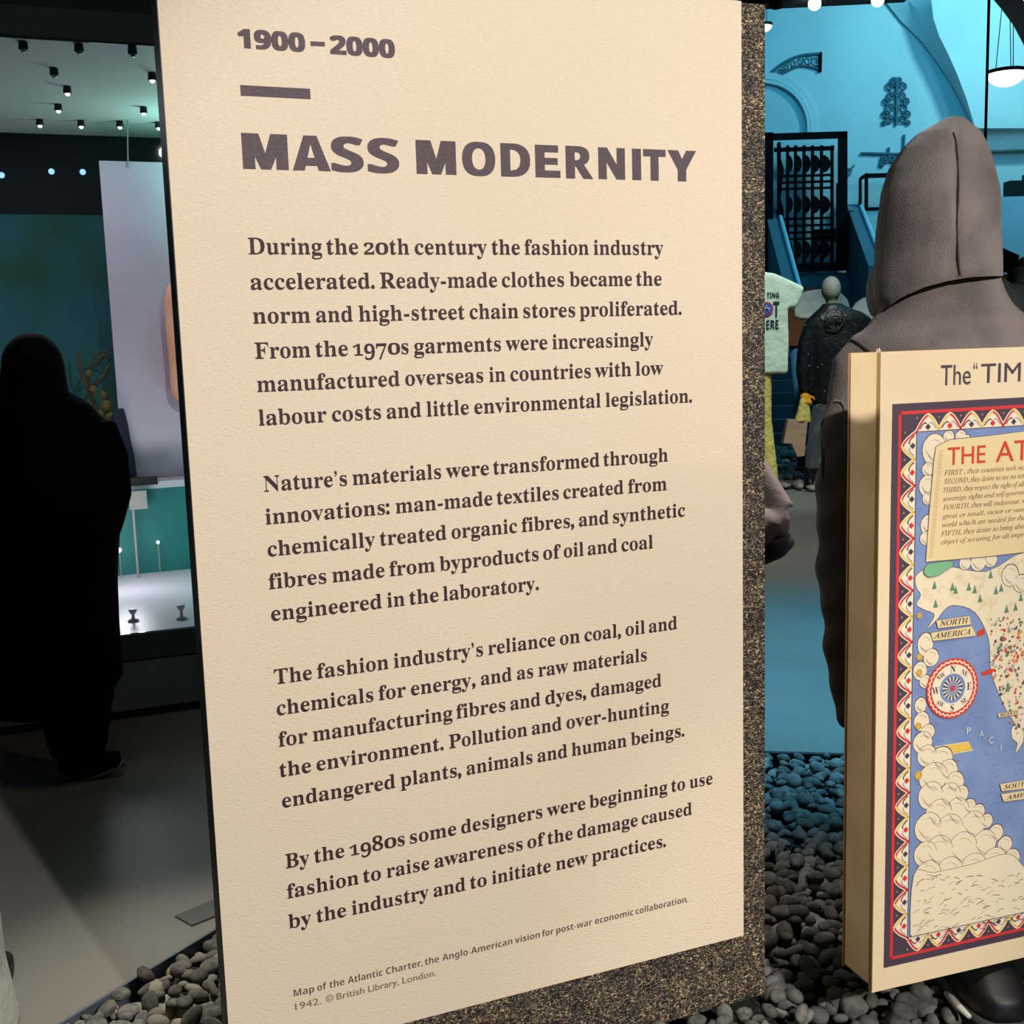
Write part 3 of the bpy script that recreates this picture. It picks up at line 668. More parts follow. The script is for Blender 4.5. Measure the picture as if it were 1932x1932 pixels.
shape('printed_land', [(1728,1085),(1760,1066),(1800,1070),(1860,1078),(1960,1060),(1960,1400),(1912,1362),(1884,1310),(1868,1262),(1864,1205),(1838,1155),(1800,1142),(1782,1150),(1766,1170),(1748,1186),(1762,1160),(1742,1150),(1728,1140),(1736,1122),(1728,1108)], 'p_land', -.0013, 'p_line')
cl = MB(); clo = MB(); rnd = random.Random(5); ci = 0
arcs = MB()
def cloud(px, py, r, sq=1.0):
    global ci
    u, v = uv(px, py); rr = r/2212.6*2.25*1.12; ci += 1
    q = clipu([(u+rr*math.cos(2*PI*i/18), v+rr*sq*math.sin(2*PI*i/18)) for i in range(18)])
    q2 = clipu([(u+(rr+.0012)*math.cos(2*PI*i/18), v+(rr*sq+.0012)*math.sin(2*PI*i/18)) for i in range(18)])
    clo.add([MP.pt(a, b, -.0014-.000001*ci) for a, b in q2], [tuple(range(18))]); cl.add([MP.pt(a, b, -.0016-.000001*ci) for a, b in q], [tuple(range(18))])
    for f, a0, a1 in ((.98, .1, 2.5), (.6, .4, 2.0)) if r > 9 else ((.95, .3, 2.0),):
        ribbon(arcs, clipu([(u+rr*f*math.cos(a0+(a1-a0)*i/8), v+rr*sq*f*math.sin(a0+(a1-a0)*i/8)) for i in range(9)]), .0009 if f > .7 else .0005, -.0018)
    for i in range(3): ribbon(arcs, clipu([(u-rr*(.75-.1*i), v-rr*.2*i), (u-rr*(.3-.1*i), v-rr*(.55+.12*i)), (u+rr*.2, v-rr*(.7+.1*i))]), .0004, -.0018)
for a in ((1762,848,24,1.15),(1789,823,11,1),(1812,823,11,1),(1824,826,6,1),(1750,885,12,1),(1749,916,17,1.1),(1750,940,11,1),(1750,990,15,1.2),(1746,1015,12,1),
          (1745,1215,16,1.3),(1756,1240,16,1),(1735,1265,14,1.2),(1745,1285,12,1),(1736,1330,12,1.2),(1738,1360,16,1.1),(1750,1380,14,1),(1740,1400,20,1),(1775,1430,24,.9),(1748,1425,20,1),
          (1788,1452,20,1),(1760,1465,30,.9),(1800,1475,20,1),(1812,1497,16,1),(1790,1500,24,1),(1755,1500,26,1),(1828,1520,14,1),(1845,1530,14,1),(1805,1530,26,1),(1770,1535,28,1),(1860,1548,14,1),(1835,1555,26,1),(1790,1565,30,1),(1878,1570,16,1),(1750,1560,28,1),
          (1856,1590,26,1),(1895,1592,16,1),(1815,1600,32,1),(1770,1605,30,1),(1908,1618,18,1),(1875,1625,28,1),(1745,1610,24,1),(1835,1640,32,1),(1790,1645,30,1),(1750,1650,28,1),
          (1820,1062,12,1),(1845,1060,16,1),(1868,1055,14,1),(1905,1085,18,1.1),(1925,1100,16,1),(1950,1090,20,1)):
    cloud(*a)
shape('printed_hills', [(1722,1650),(1760,1645),(1830,1630),(1900,1610),(1935,1640),(1990,1700),(1990,1760),(1932,1742),(1860,1762),(1800,1778),(1750,1790),(1718,1790)], 'p_cloud', -.0026, 'p_line', .001)
for nm, b_, m_ in (('cloud_outline', clo, 'p_line'), ('printed_cloud', cl, 'p_cloud'), ('cloud_hatching', arcs, 'p_line')): obj(nm, b_, m_, mt)['kind'] = 'stuff'
hat = MB()
for i in range(150):      # loose engraving strokes low in the picture
    a, b = rnd.uniform(1718, 1932), rnd.uniform(1650, 1775); b2 = 1786-(a-1718)*.21
    if b > b2-4: continue
    u, v = uv(a, b); l = rnd.uniform(.006, .02); an = rnd.uniform(-.5, .7); ribbon(hat, [(u, v), (u+l*.5*math.cos(an), v+l*.5*math.sin(an)+.0014), (u+l*math.cos(an), v+l*math.sin(an))], rnd.uniform(.0006, .0014), -.0028)
obj('engraved_stroke', hat, 'p_line', mt)['kind'] = 'stuff'
shape('printed_scroll', [(1764,842),(1790,829),(1860,822),(1990,806),(1990,1035),(1930,1042),(1860,1050),(1745,1060),(1752,960),(1760,870)], 'p_parchment', -.0027, 'p_line', .0012, 0)
shape('scroll_curl', [(1741,1078),(1750,1064),(1790,1058),(1796,1066),(1782,1076),(1768,1085),(1750,1088)], 'p_green', -.0029, 'p_line', .001)
hs = MB()
for i in range(70):
    t = i/70; x = 1768-20*t+2; y_ = 850+205*t; u, v = uv(x, y_); ribbon(hs, [(u, v), (u+.009+.002*math.sin(i*2.3), v+.0005)], .0005, -.0030)
obj('scroll_hatching', hs, 'p_brown', mt)['kind'] = 'stuff'
def mtext(name, s, style, x0, y0, x1, y1, cap_px, ink, dep=-.0031, bold=()):
    mb = MB(); V, Fc = word(s, style); u0, v0 = uv(x0, y0); u1, v1 = uv(x1, y1); cap = uv(x0, y0-cap_px)[1]-v0
    lay(mb, MP, V, Fc, u0, u1, (v0+v1)/2, cap, style, dep, bold); obj(name, mb, ink, mt)
TL = ((.0003, .0003),)
mtext('title_word', 'The', 'plain', 1774, 727.5, 1831, 725, 38, 'p_purple', -.0003, TL)
mtext('quote_mark', '“', 'plain', 1835.5, 722, 1843, 721.5, 38, 'p_purple', -.0003)
mtext('title_word', 'TIM', 'plain', 1850, 723, 1925, 719.5, 36, 'p_purple', -.0003, TL)
mtext('scroll_heading', 'THE', 'plain', 1785, 877, 1857, 873.5, 33, 'p_redink', bold=((.0005, .0004),))
mtext('scroll_heading', 'AT', 'plain', 1876, 871, 1940, 868, 38, 'p_redink', bold=((.0005, .0004),))
TX = [('FIRST , their countries seek no a', 1779, 895, 1940, 886, 9.5), ('SECOND, they desire to see no territ', 1779, 911.5, 1938, 902, 9.5), ('THIRD, they respect the right of all p', 1777, 928, 1938, 917.5, 9.5),
      ('sovereign rights and self-governm', 1777, 944, 1936, 933, 9), ('FOURTH, they will endeavour, wi', 1777, 961, 1936, 949, 9.5), ('great or small, victor or vanq', 1776, 977, 1936, 965, 9), ('world which are needed for thei', 1775, 993, 1936, 981, 9),
      ('FIFTH, they desire to bring abou', 1773, 1010, 1936, 997, 9.5), ('object of securing for all impro', 1773, 1026, 1936, 1012, 9)]
for s, a, b, c, d, e in TX: mtext('scroll_text', s, 'italic', a, b, c, d, e, 'p_brown', bold=((.0003, 0),))
for (x, y_) in ((1762,1105),(1796,1108),(1802,1114),(1827,1108),(1838,1113),(1848,1130),(1764,1140),(1868,1085),(1888,1110),(1915,1146),(1898,1150),(1925,1128),(1878,1115)):
    u, v = uv(x, y_); e = .0058; mb = MB(); mb.add([MP.pt(u-e, v-e*1.1, -.0016), MP.pt(u+e, v-e*1.1, -.0016), MP.pt(u+e*.4, v+e*.6, -.0016), MP.pt(u, v+e*1.9, -.0016), MP.pt(u-e*.4, v+e*.6, -.0016)], [(0, 1, 2, 3, 4)])
    obj('printed_tree', mb, 'p_tree', mt)
sp = {m: MB() for m in ('p_brown', 'p_tree', 'p_orange', 'p_grey', 'p_redink', 'p_line')}
for i in range(260):      # small coloured figures scattered over the land
    x, y_ = rnd.uniform(1868, 1936), rnd.uniform(1165, 1385)
    if x < 1868+max(0, (y_-1262))*.36: continue
    u, v = uv(x, y_); r = rnd.uniform(.0012, .0040)
    disc(sp[rnd.choice(list(sp))], (u, v), r, -.0016-.000002*i, 7, rnd.uniform(.6, 1.5))
for m, b_ in sp.items(): obj('printed_figure', b_, m, mt)['kind'] = 'stuff'
for (x, y_, r) in ((1733,1161,6),(1733,1239,7),(1733,1268,7),(1731,1369,7),(1731,1462,9)):
    u, v = uv(x, y_); s_ = r/2212.6*2.3; mb = MB(); disc(mb, (u, v), s_, -.0027); obj('gold_coin', mb, 'p_gold', mt)
    mb = MB(); ribbon(mb, [(u+s_*.7*math.cos(q*PI/8), v+s_*.7*math.sin(q*PI/8)) for q in range(17)], .0008, -.0028); obj('coin_ring', mb, 'p_brown', mt)
# compass rose
cu, cv = uv(1795, 1298); cs = 54/2212.6*2.30; rx_ = abs(uv(1850, 1298)[0]-cu)
def cring(r0, r1, m, dep, name, tooth=0):
    mb = MB(); n = 64
    for i in range(n):
        a, b = 2*PI*i/n, 2*PI*(i+1)/n; q = r1*(1+(tooth if i % 2 else -tooth)); q2 = r1*(1-(tooth if i % 2 else -tooth))
        mb.add([MP.pt(cu+r0*math.cos(a), cv+r0*math.sin(a), dep), MP.pt(cu+q*math.cos(a), cv+q*math.sin(a), dep), MP.pt(cu+q2*math.cos(b), cv+q2*math.sin(b), dep), MP.pt(cu+r0*math.cos(b), cv+r0*math.sin(b), dep)], [(0, 1, 2, 3)])
    obj(name, mb, m, mt)
RC = cs*1.02
cring(0.001, RC*1.08, 'p_redink', -.0030, 'compass_rim'); cring(.001, RC*1.0, 'p_white', -.0031, 'compass_rim_white', .03); cring(.001, RC*.94, 'p_redink', -.0032, 'compass_rim_red', .03)
cring(.001, RC*.86, 'p_white', -.0033, 'compass_dial'); cring(.001, RC*.53, 'p_sea', -.0034, 'compass_centre')
mb = MB(); mb2 = MB()
for i in range(16):
    a = 2*PI*i/16
    for s_, tgt in ((1, mb), (-1, mb2)):
        tgt.add([MP.pt(cu+RC*.10*math.cos(a), cv+RC*.10*math.sin(a), -.0035), MP.pt(cu+RC*.40*math.cos(a+s_*.15), cv+RC*.40*math.sin(a+s_*.15), -.0035), MP.pt(cu+RC*.44*math.cos(a), cv+RC*.44*math.sin(a), -.0035)], [(0, 1, 2)])
obj('compass_ray', mb, 'p_black', mt)['kind'] = 'stuff'; obj('compass_ray', mb2, 'p_white', mt)['kind'] = 'stuff'
mb = MB(); disc(mb, (cu, cv), RC*.10, -.0036); obj('compass_hub', mb, 'p_redink', mt)
for s, a in (('N', 90), ('NE', 45), ('E', 0), ('SE', -45), ('S', -90), ('SW', -135), ('W', 180), ('NW', 135)):
    a = math.radians(a); c = (cu+RC*.70*math.cos(a), cv+RC*.70*math.sin(a)); V, Fc = word(s, 'serif'); hh = RC*(.26 if len(s) == 1 else .18); k_ = hh/capheight('serif')
    mx = (min(p[0] for p in V)+max(p[0] for p in V))/2; an = 0 if len(s) == 1 else (a-PI/2 if a > 0 else a+PI/2)*.6
    mb = MB(); mb.add([MP.pt(c[0]+((p[0]-mx)*k_*.8)*math.cos(an)-(p[1]*k_-hh/2)*math.sin(an), c[1]+((p[0]-mx)*k_*.8)*math.sin(an)+(p[1]*k_-hh/2)*math.cos(an), -.0036) for p in V], Fc); obj('compass_letter', mb, 'p_black', mt)
# name banners
def banner(rows, dep=-.0030):
    for s, poly, x0, y0, x1, y1, c in rows:
        shape('name_banner', poly, 'p_parchment', dep, 'p_line', .0009, 0); mtext('banner_text', s, 'italic', x0, y0, x1, y1, c, 'p_black', dep-.0004, ((.0003, 0),))
banner([('NORTH', [(1764,1170),(1827,1161),(1830,1178),(1768,1185)], 1771, 1182, 1825, 1173, 10), ('AMERICA', [(1754,1193),(1832,1180),(1840,1199),(1758,1209)], 1759, 1205, 1829, 1195, 10),
        ('SOUT', [(1884,1478),(1960,1466),(1960,1484),(1888,1492)], 1892, 1488, 1932, 1482, 8), ('AME', [(1886,1497),(1960,1486),(1960,1503),(1892,1512)], 1895, 1508, 1932, 1502, 8),
        ('MEXICO', [(1880,1345),(1919,1339),(1921,1347),(1882,1353)], 1884, 1351, 1917, 1345, 5)])
for s, x, y_ in (('P', 1822, 1384), ('A', 1846, 1390), ('C', 1864, 1402), ('I', 1886, 1416)): mtext('sea_letter', s, 'plain', x, y_, x+(8 if s != 'I' else 1.6), y_-.5, 12, 'letter', -.0027)
shape('grid_banner', [(1760,1409),(1826,1399),(1835,1415),(1785,1424)], 'p_yellow', -.0012, 'p_white', .0012, 0)
for q in (((1842,1192),(1855,1184),(1857,1196),(1843,1202)), ((1850,1268),(1870,1260),(1872,1270),(1852,1275))): shape('red_pennant', list(q), 'p_redink', -.0017, None, 0, 0)
shape('smoke_puff', [(1908,1372),(1918,1369),(1928,1376),(1930,1395),(1922,1412),(1914,1420),(1918,1402),(1908,1392)], 'p_cloud', -.0018, 'p_line', .0008)
sw = MB()
for i in range(90):
    x, y_ = rnd.uniform(1740, 1932), rnd.uniform(1150, 1560); u, v = uv(x, y_)
    if y_ > 1400+(x-1740)*1.1 or (u-cu)**2+(v-cv)**2 < (RC*1.1)**2 or (x > 1855 and y_ < 1390) or (y_ < 1215): continue
    ribbon(sw, [(u, v), (u+.004, v+.0008), (u+.008, v), (u+.012, v+.0008)], .0006, -.0012)
obj('sea_ripple', sw, 'p_line', mt)['kind'] = 'stuff'

# ================================================================== HOODED MANNEQUIN
YH = 2.72
def S(px, Y): return px/2212.6*Y*1.0
def ring(y, x0, x1, Y, ry, dy=0):
    c = W((x0+x1)/2, y, Y); c.y += dy; return (c, S((x1-x0)/2, Y)*1.02, ry)
hm = thing('hooded_mannequin', 'standing mannequin seen from behind in a grey fleece hoodie with the hood up', 'mannequin', (W(1790, 1500, YH).x, YH, 0))
body = MB()
body.loft([ring(1330, 1625, 1965, YH, .15), ring(1200, 1612, 1975, YH, .17), ring(1000, 1605, 1980, YH, .17), ring(850, 1604, 1982, YH, .16), ring(740, 1602, 1985, YH, .155), ring(680, 1600, 1985, YH, .14),
           ring(640, 1612, 1972, YH, .12), ring(605, 1645, 1935, YH, .105), ring(575, 1668, 1900, YH, .115), ring(545, 1672, 1884, YH, .118), ring(500, 1680, 1872, YH, .10)])
for sg in (0, 1):
    X = (lambda x: x) if sg == 0 else (lambda x: 3580-x)
    pth = [(1640, 648, 34), (1608, 690, 40), (1597, 760, 37), (1586, 850, 43), (1583, 1000, 44), (1590, 1120, 46), (1596, 1240, 38), (1600, 1320, 34), (1607, 1372, 20)]
    body.tube([W(X(a), b, YH+.01) for a, b, c in pth], [S(c, YH) for a, b, c in pth], 16)
def folds(v):
    a = .004*math.sin(v.z*34+v.x*21)+.003*math.sin(v.z*61-v.x*37+v.y*20); k = max(0, min(1, (1.42-v.z)*5)); c = Vector((ROOTM[hm.name].translation.x, YH, v.z)); n = (v-c); n.z = 0
    return v+n.normalized()*a*k if n.length > 1e-5 else v
HB = organic(body, .009, 8, folds); obj('hoodie_body', HB, 'fleece', hm, True)
hd = MB()
hr = [(592, 1668, 1886, .10), (560, 1655, 1886, .115), (525, 1654, 1882, .125), (480, 1658, 1879, .13), (420, 1663, 1877, .135), (360, 1671, 1873, .13), (315, 1684, 1865, .118), (280, 1706, 1853, .098), (252, 1732, 1843, .075), (236, 1760, 1828, .05), (222, 1784, 1815, .025)]
hd.loft([ring(a, b, c, YH-.02, d, .0) for a, b, c, d in hr], 28)
hd.ball(W(1660, 552, YH+.06), S(23, YH), .06, S(54, YH))
hd.ball(W(1672, 470, YH+.04), S(14, YH), .07, S(90, YH))
def hoodfold(v):
    x, y_ = PX(v); a = .0022*math.sin(y_*.055+x*.04)+.003*math.exp(-((x-1795)/12)**2)*math.sin(y_*.035) - .0045*math.exp(-((x-1806)/6)**2); return v+Vector((0, -a, 0)) if v.y < YH else v
HH = organic(hd, .006, 5, hoodfold)
def seam_y(x):
    P_ = ((1600, 604), (1650, 597), (1666, 586), (1700, 562), (1745, 542), (1790, 530), (1835, 523), (1876, 521), (1960, 520))
    for (x0, y0), (x1, y1) in zip(P_, P_[1:]):
        if x0 <= x <= x1: return y0+(y1-y0)*(x-x0)/(x1-x0)
    return 600
_pv = [PX(v) for v in HH.V]
HH.F = [f for f in HH.F if min(_pv[i][1]-seam_y(_pv[i][0]) for i in f) < 0]
for i, v in enumerate(HH.V):      # hem of the hood follows the neck seam
    e = _pv[i][1]-seam_y(_pv[i][0])
    if 0 < e < 60: v.z += e*v.y/2212.6
obj('hood', HH, 'fleece', hm, True)
from mathutils.bvhtree import BVHTree
def onto(mbs, pts, off=.001, fallback=YH):      # lay a seam line on a surface
    r = []
    for x, y_ in pts:
        best = None
        for m_ in mbs:
            h = m_.ray_cast(EYE, ray(x, y_).normalized())
            if h[0] is not None and (best is None or h[3] < best[1]): best = (h[0], h[3])
        if best: r.append(best[0]-ray(x, y_).normalized()*off)
    return r
bvh = lambda m_: BVHTree.FromPolygons([tuple(v) for v in m_.V], m_.F)
TB, TH_ = bvh(HB), bvh(HH)
obj('hood_seam', MB().tube(onto([TH_], ((1798, 250), (1803, 265), (1807, 300), (1808, 340), (1807, 380), (1805, 420), (1806, 460), (1808, 500), (1811, 520)), .0), .0026, 6), 'seam', hm, True)
obj('neck_seam', MB().tube(onto([TB, TH_], ((1668, 587), (1682, 576), (1700, 564), (1725, 553), (1745, 544), (1765, 538), (1790, 532), (1811, 528), (1835, 525), (1860, 523), (1874, 523)), -.001), .0030, 6), 'seam', hm, True)
obj('shoulder_seam', MB().tube(onto([TB], ((1606, 643), (1618, 648), (1634, 660), (1652, 676), (1668, 694), (1680, 712)), -.001), .0042, 6), 'seam', hm, True)
obj('pocket_rim', MB().tube(onto([TB], ((1553, 900), (1552, 850), (1551, 800), (1551, 770), (1556, 758), (1572, 757), (1588, 758), (1594, 768), (1596, 820), (1597, 880)), .001), .004, 6), 'fleece', hm, True, label='raised seam of the sleeve pocket')
lg = MB()
for x in (1745, 1850): lg.tube([W(x, 1250, YH), Vector((W(x, 1250, YH).x, YH, .45)), Vector(((W(1797, 1880, 2.55).x if x < 1800 else W(1990, 1880, 2.55).x), YH-.08, .20))], [.10, .098, .094], 14)
lg.tube([W(1795, 1230, YH)+Vector((-.1, 0, 0)), W(1795, 1230, YH)+Vector((.1, 0, 0))], .1, 12)
obj('trousers', organic(lg, .012, 5), 'black_cloth', hm, True)
for x in (W(1797, 1880, 2.55).x, W(1990, 1880, 2.55).x):
    q = Vector((x, 2.44, 0))
    b_ = MB(); b_.loft([(q+Vector((0, 0, .03)), .072, .20), (q+Vector((0, 0, .075)), .070, .19), (q+Vector((0, .02, .11)), .060, .15), (q+Vector((0, .12, .17)), .066, .085), (q+Vector((0, .16, .30)), .07, .08)], 24, 2.8); obj('shoe', organic(b_, .008, 4), 'black', hm, True)
    b_ = MB(); b_.loft([(q, .074, .203), (q+Vector((0, 0, .030)), .077, .207)], 28, 2.8); obj('shoe_sole', b_, 'dark_sole', hm, True)
    obj('sole_edge', MB().tube([q+Vector((-.080, -.06-.03*k, .022+.004*k)) for k in range(3)]+[q+Vector((-.070, -.165, .03))], [.006, .009, .009, .005], 8), 'sole', hm, True, label='pale worn edge of the sole')

# ================================================================== SECOND FIGURE BEHIND THE TEXT PANEL
YB = 3.1
bm_ = thing('sleeved_mannequin', 'figure mostly hidden by the text panel, its pale pink sleeve bent at the elbow', 'mannequin', (W(1268, 1400, YB).x, YB, 0))
t_ = MB(); cx = W(1268, 700, YB).x
t_.loft([((cx, YB, .86), .17, .11), ((cx, YB, 1.05), .155, .10), ((cx, YB, 1.25), .175, .11), ((cx, YB, 1.36), .185, .10), ((cx, YB, 1.42), .13, .08), ((cx, YB, 1.46), .06, .06)])
el = W(1494, 983, YB-.05)
t_.tube([Vector((cx+.14, YB, 1.36)), W(1392, 850, YB), el+Vector((-.03, 0, .02))], [.055, .055, .045], 14)
t_.tube([el+Vector((-.03, 0, .01)), W(1400, 1010, YB-.1)], [.048, .045], 14)
t_.tube([Vector((cx-.16, YB, 1.36)), Vector((cx-.22, YB, 1.15)), Vector((cx-.22, YB-.03, .9))], [.06, .055, .045], 14)
obj('jacket', organic(t_, .009, 5, lambda v: v+Vector((0, 0, .006*math.sin(v.x*90+v.z*50)))*(1 if v.x > cx+.13 else 0)), 'pale_sleeve', bm_, True)
h_ = MB(); h_.ball((cx, YB-.02, 1.62), .075, .095, .115); h_.tube([(cx, YB, 1.42), (cx, YB-.01, 1.56)], .05, 12); h_.ball((cx, YB-.115, 1.60), .014, .018, .022)
obj('head', organic(h_, .008, 4), 'mannequin', bm_, True)
s_ = MB(); s_.tube([W(1494, 1015, YB-.05), W(1468, 1030, YB-.06), Vector((cx+.09, YB-.12, .86))], [S(14, YB), S(24, YB), .04], 14)
obj('lower_sleeve', organic(s_, .008, 4), 'fleece_dark', bm_, True, label='dark grey-green under sleeve')
l_ = MB(); l_.loft([((cx, YB, .03), .19, .13), ((cx, YB, .4), .17, .125), ((cx, YB, .87), .15, .105)]); obj('long_skirt', l_, 'fleece_dark', bm_, True)

# ================================================================== LEFT VISITORS
YV = 3.95
vt = thing('person', 'person in a long black coat with dark hair, standing before the display case', 'person', (W(105, 1300, YV).x, YV, 0))
b_ = MB()
def vr(y_, x0, x1, ry): return ring(y_, x0, x1, YV, ry)
b_.loft([vr(1332, -25, 205, .20), vr(1285, -30, 222, .21), vr(1200, -32, 222, .205), vr(1100, -32, 218, .19), vr(1010, -34, 222, .18), vr(930, -34, 230, .17), vr(860, -34, 222, .155), vr(800, -24, 196, .14), vr(765, -5, 165, .125), vr(742, 10, 128, .10), vr(725, 22, 100, .075)], 26)
for pts in ([(188, 800, 30), (212, 860, 30), (222, 930, 27), (208, 990, 24), (190, 1040, 22)], [(205, 1100, 14), (208, 1200, 20), (210, 1270, 24), (195, 1300, 14)]):
    b_.tube([W(a, b, YV) for a, b, c in pts], [S(c, YV) for a, b, c in pts], 12)
b_.tube([W(-30, 800, YV), W(-52, 900, YV), W(-52, 1040, YV), W(-45, 1140, YV)], [.05, .055, .05, .04], 12)
obj('coat', organic(b_, .012, 5), 'coat', vt, True)
h_ = MB(); h_.ball(W(62, 690, YV-.01), S(56, YV), .10, S(62, YV)); h_.loft([vr(770, 5, 132, .09), vr(730, 3, 124, .095), vr(690, 6, 118, .09)], 20)
obj('hair', organic(h_, .010, 5), 'hair', vt, True)
f_ = MB(); f_.ball(W(62, 700, YV+.04), .075, .09, .10); f_.ball(W(62, 708, YV+.14), .012, .015, .018); f_.tube([W(66, 720, YV+.02), W(68, 790, YV)], .05, 10)
obj('head', organic(f_, .010, 4), 'skin', vt, True)
l_ = MB(); 
l_.tube([W(150, 1300, YV), W(153, 1400, YV), W(152, 1445, YV)], [S(66, YV), S(50, YV), S(42, YV)], 14)
l_.tube([W(70, 1300, YV+.1), W(108, 1350, YV+.06), W(124, 1425, YV+.05)], [.08, .06, .05], 12)
obj('trousers', organic(l_, .010, 4), 'coat', vt, True)
gz = G(150, 1474).y
for nm, c0, c1 in (('shoe', (132, 1455), (226, 1432)),):
    s_ = MB(); a = W(c0[0], c0[1], gz+.03); b = W(c1[0], c1[1], gz+.06); m_ = (a+b)/2
    s_.tube([a, m_+Vector((0, 0, .005)), b], [(.052, .045), (.048, .045), (.030, .038)], 14); s_.tube([a+Vector((.01, 0, 0)), a+Vector((.02, 0, .09))], [.05, .052], 12)
    obj('shoe', organic(s_, .008, 3), 'coat', vt, True)
    so = MB(); so.tube([a+Vector((-.01, 0, -.038)), m_+Vector((0, 0, -.034)), b+Vector((.01, 0, -.018))], [(.010, .046), (.010, .046), (.009, .036)], 12); obj('shoe_sole', so, 'floor_plate', vt, True)

YP = 2.05
pc = thing('person', 'person in a pale grey long coat, its edge at the lower left corner', 'person', (W(-222, 1700, YP).x, YP, 0))
b_ = MB(); cxp = W(-222, 1500, YP).x; ex = lambda px, py: W(px-34, py, YP).x-cxp
b_.loft([((cxp, YP, .16), ex(32, 1932)+.02, .22), ((cxp, YP, .30), ex(27, 1890), .21), ((cxp, YP, .50), ex(10, 1700), .19), ((cxp, YP, .9), .155, .15), ((cxp, YP, 1.1), .16, .14), ((cxp, YP, 1.36), .19, .12), ((cxp, YP, 1.44), .12, .09), ((cxp, YP, 1.48), .06, .06)], 26)
b_.tube([(cxp-.18, YP, 1.36), (cxp-.22, YP, 1.1), (cxp-.20, YP+.05, .85)], [.06, .05, .04], 12); b_.tube([(cxp-.16, YP+.05, 1.36), (cxp-.13, YP+.1, 1.1), (cxp-.1, YP+.2, .95)], [.06, .05, .04], 12)
obj('coat', organic(b_, .014, 4), 'grey_coat', pc, True)
h_ = MB(); h_.ball((cxp, YP, 1.62), .078, .095, .12); h_.tube([(cxp, YP, 1.45), (cxp, YP, 1.56)], .05, 10); h_.ball((cxp+.02, YP+.10, 1.60), .014, .016, .02); obj('head', organic(h_, .01, 4), 'skin', pc, True)
h_ = MB(); h_.ball((cxp, YP-.015, 1.65), .088, .10, .115); obj('hair', h_, 'hair', pc, True)
s1 = G(18, 1862); 
for q in (Vector((s1.x-.045, s1.y-.02, 0)), Vector((cxp-.06, YP+.05, 0))):
    s_ = MB(); s_.loft([(q+Vector((0, 0, 0)), .045, .12), (q+Vector((0, 0, .04)), .045, .12), (q+Vector((0, -.03, .075)), .040, .07), (q+Vector((0, -.05, .2)), .04, .045)], 18); obj('shoe', organic(s_, .009, 3), 'black', pc, True)

# ================================================================== DISPLAY CASE
a0, a1 = G(0, 1392), G(375, 1340); azc = math.atan2(a1.x-a0.x, a1.y-a0.y)
CP = Panel(azc, 0, (a0.x, a0.y, 0)); CD = 2.0; CZ = 2.62; U0, U1 = -1.4, 2.6
ct = thing('display_case', 'large glass display case on a dark plinth with a lit pale deck', 'display case', CP.pt(.6, 0, 1.0), CP.rz)
def cb(*a): return MB().pbox(CP, *a)
obj('plinth', cb(U0, U1, .04, .235, .0, CD), 'case_plinth', ct); obj('plinth_upper', cb(U0, U1, .243, .345, .0, CD), 'case_dark', ct)
obj('plinth_reveal', cb(U0, U1, .235, .243, .01, CD), 'black', ct); obj('kick_strip', cb(U0, U1, 0, .04, .03, CD), 'black', ct)
obj('deck', cb(U0+.01, U1-.01, .345, .352, .012, CD-.05), 'deck', ct)
obj('canopy', cb(U0, U1, CZ+.004, CZ+.11, 0, CD), 'case_dark', ct, label='dark canopy over the case'); obj('canopy_ceiling', cb(U0+.01, U1-.01, CZ-.004, CZ+.004, .012, CD-.02), 'case_ceiling', ct)
obj('end_wall', cb(U0, U0+.03, .345, CZ, 0, CD), 'case_dark', ct); obj('end_wall', cb(U1-.03, U1, .345, CZ, 0, CD), 'case_dark', ct)
obj('back_wall', cb(U0, U1, .345, CZ, CD-.03, CD), 'header', ct)
vbk = CP.uv(90, 405, CD-.06)[1]
obj('backdrop', cb(U0+.03, U1-.03, .352, vbk, CD-.06, CD-.031), 'backdrop', ct, label='dim teal green printed backdrop')
obj('glass_pane', cb(U0+.03, U1-.03, .352, CZ-.004, .004, .010), 'glass', ct)
obj('deck_rail', cb(U0+.03, U1-.03, .352, .37, CD-.50, CD-.47), 'case_ceiling', ct); obj('deck_rail', cb(U0+.03, U1-.03, .352, .40, CD-.30, CD-.26), 'case_ceiling', ct)
def cpt(px, py, dep):
    u, v = CP.uv(px, py, dep); return CP.pt(u, v, dep)
def czt(px, py, z): return G(px, py, z)
for x, y_, on, wh in ((44,88,0,'front row, leftmost'),(149,92,0,'front row, middle one'),(250,97,0,'front row, rightmost'),(102,137,0,'second row, left'),(287,146,1,'second row, right, next to the text panel'),(127,171,1,'middle of the ceiling, above a pair'),(110,204,1,'third row, left'),(271,209,1,'third row, right'),(75,232,1,'back row, leftmost'),(153,234,1,'back row, second from left'),(226,235,1,'back row, third from left'),(299,237,1,'back row, rightmost by the text panel')):
    p = G(x, y_, CZ-.022); t = thing('spotlight', ('lit' if on else 'unlit')+' spotlight under the case canopy, '+wh, 'spotlight', p, 0, 'spotlights under the case canopy')
    obj('housing', MB().lathe(p, [(.004, .018), (.016, .017), (.018, -.008), (.013, -.012)], 12), 'black', t, True)
    obj('lens', MB().lathe(p+Vector((0, 0, -.014)), [(.002, -.009), (.009, -.005), (.011, .002), (.003, .004)], 12), 'led' if on else 'chrome', t, True)
for x, y_, wh in ((97, 324, 'middle'), (156, 325, 'right'), (3, 331, 'left')):
    p = cpt(x, y_, CD-.05); single('blue_reflection', MB().lathe(p, [(.004, 0), (.014, .002), (.016, .008), (.012, .014)], 12, axis=-CP.b), 'reflection_blue', wh+' one of three tiny glowing discs painting blue reflections on the dark header of the case', 'light', 'blue reflections in the case', True)  # glowing discs stand in for blue LED reflections on the header
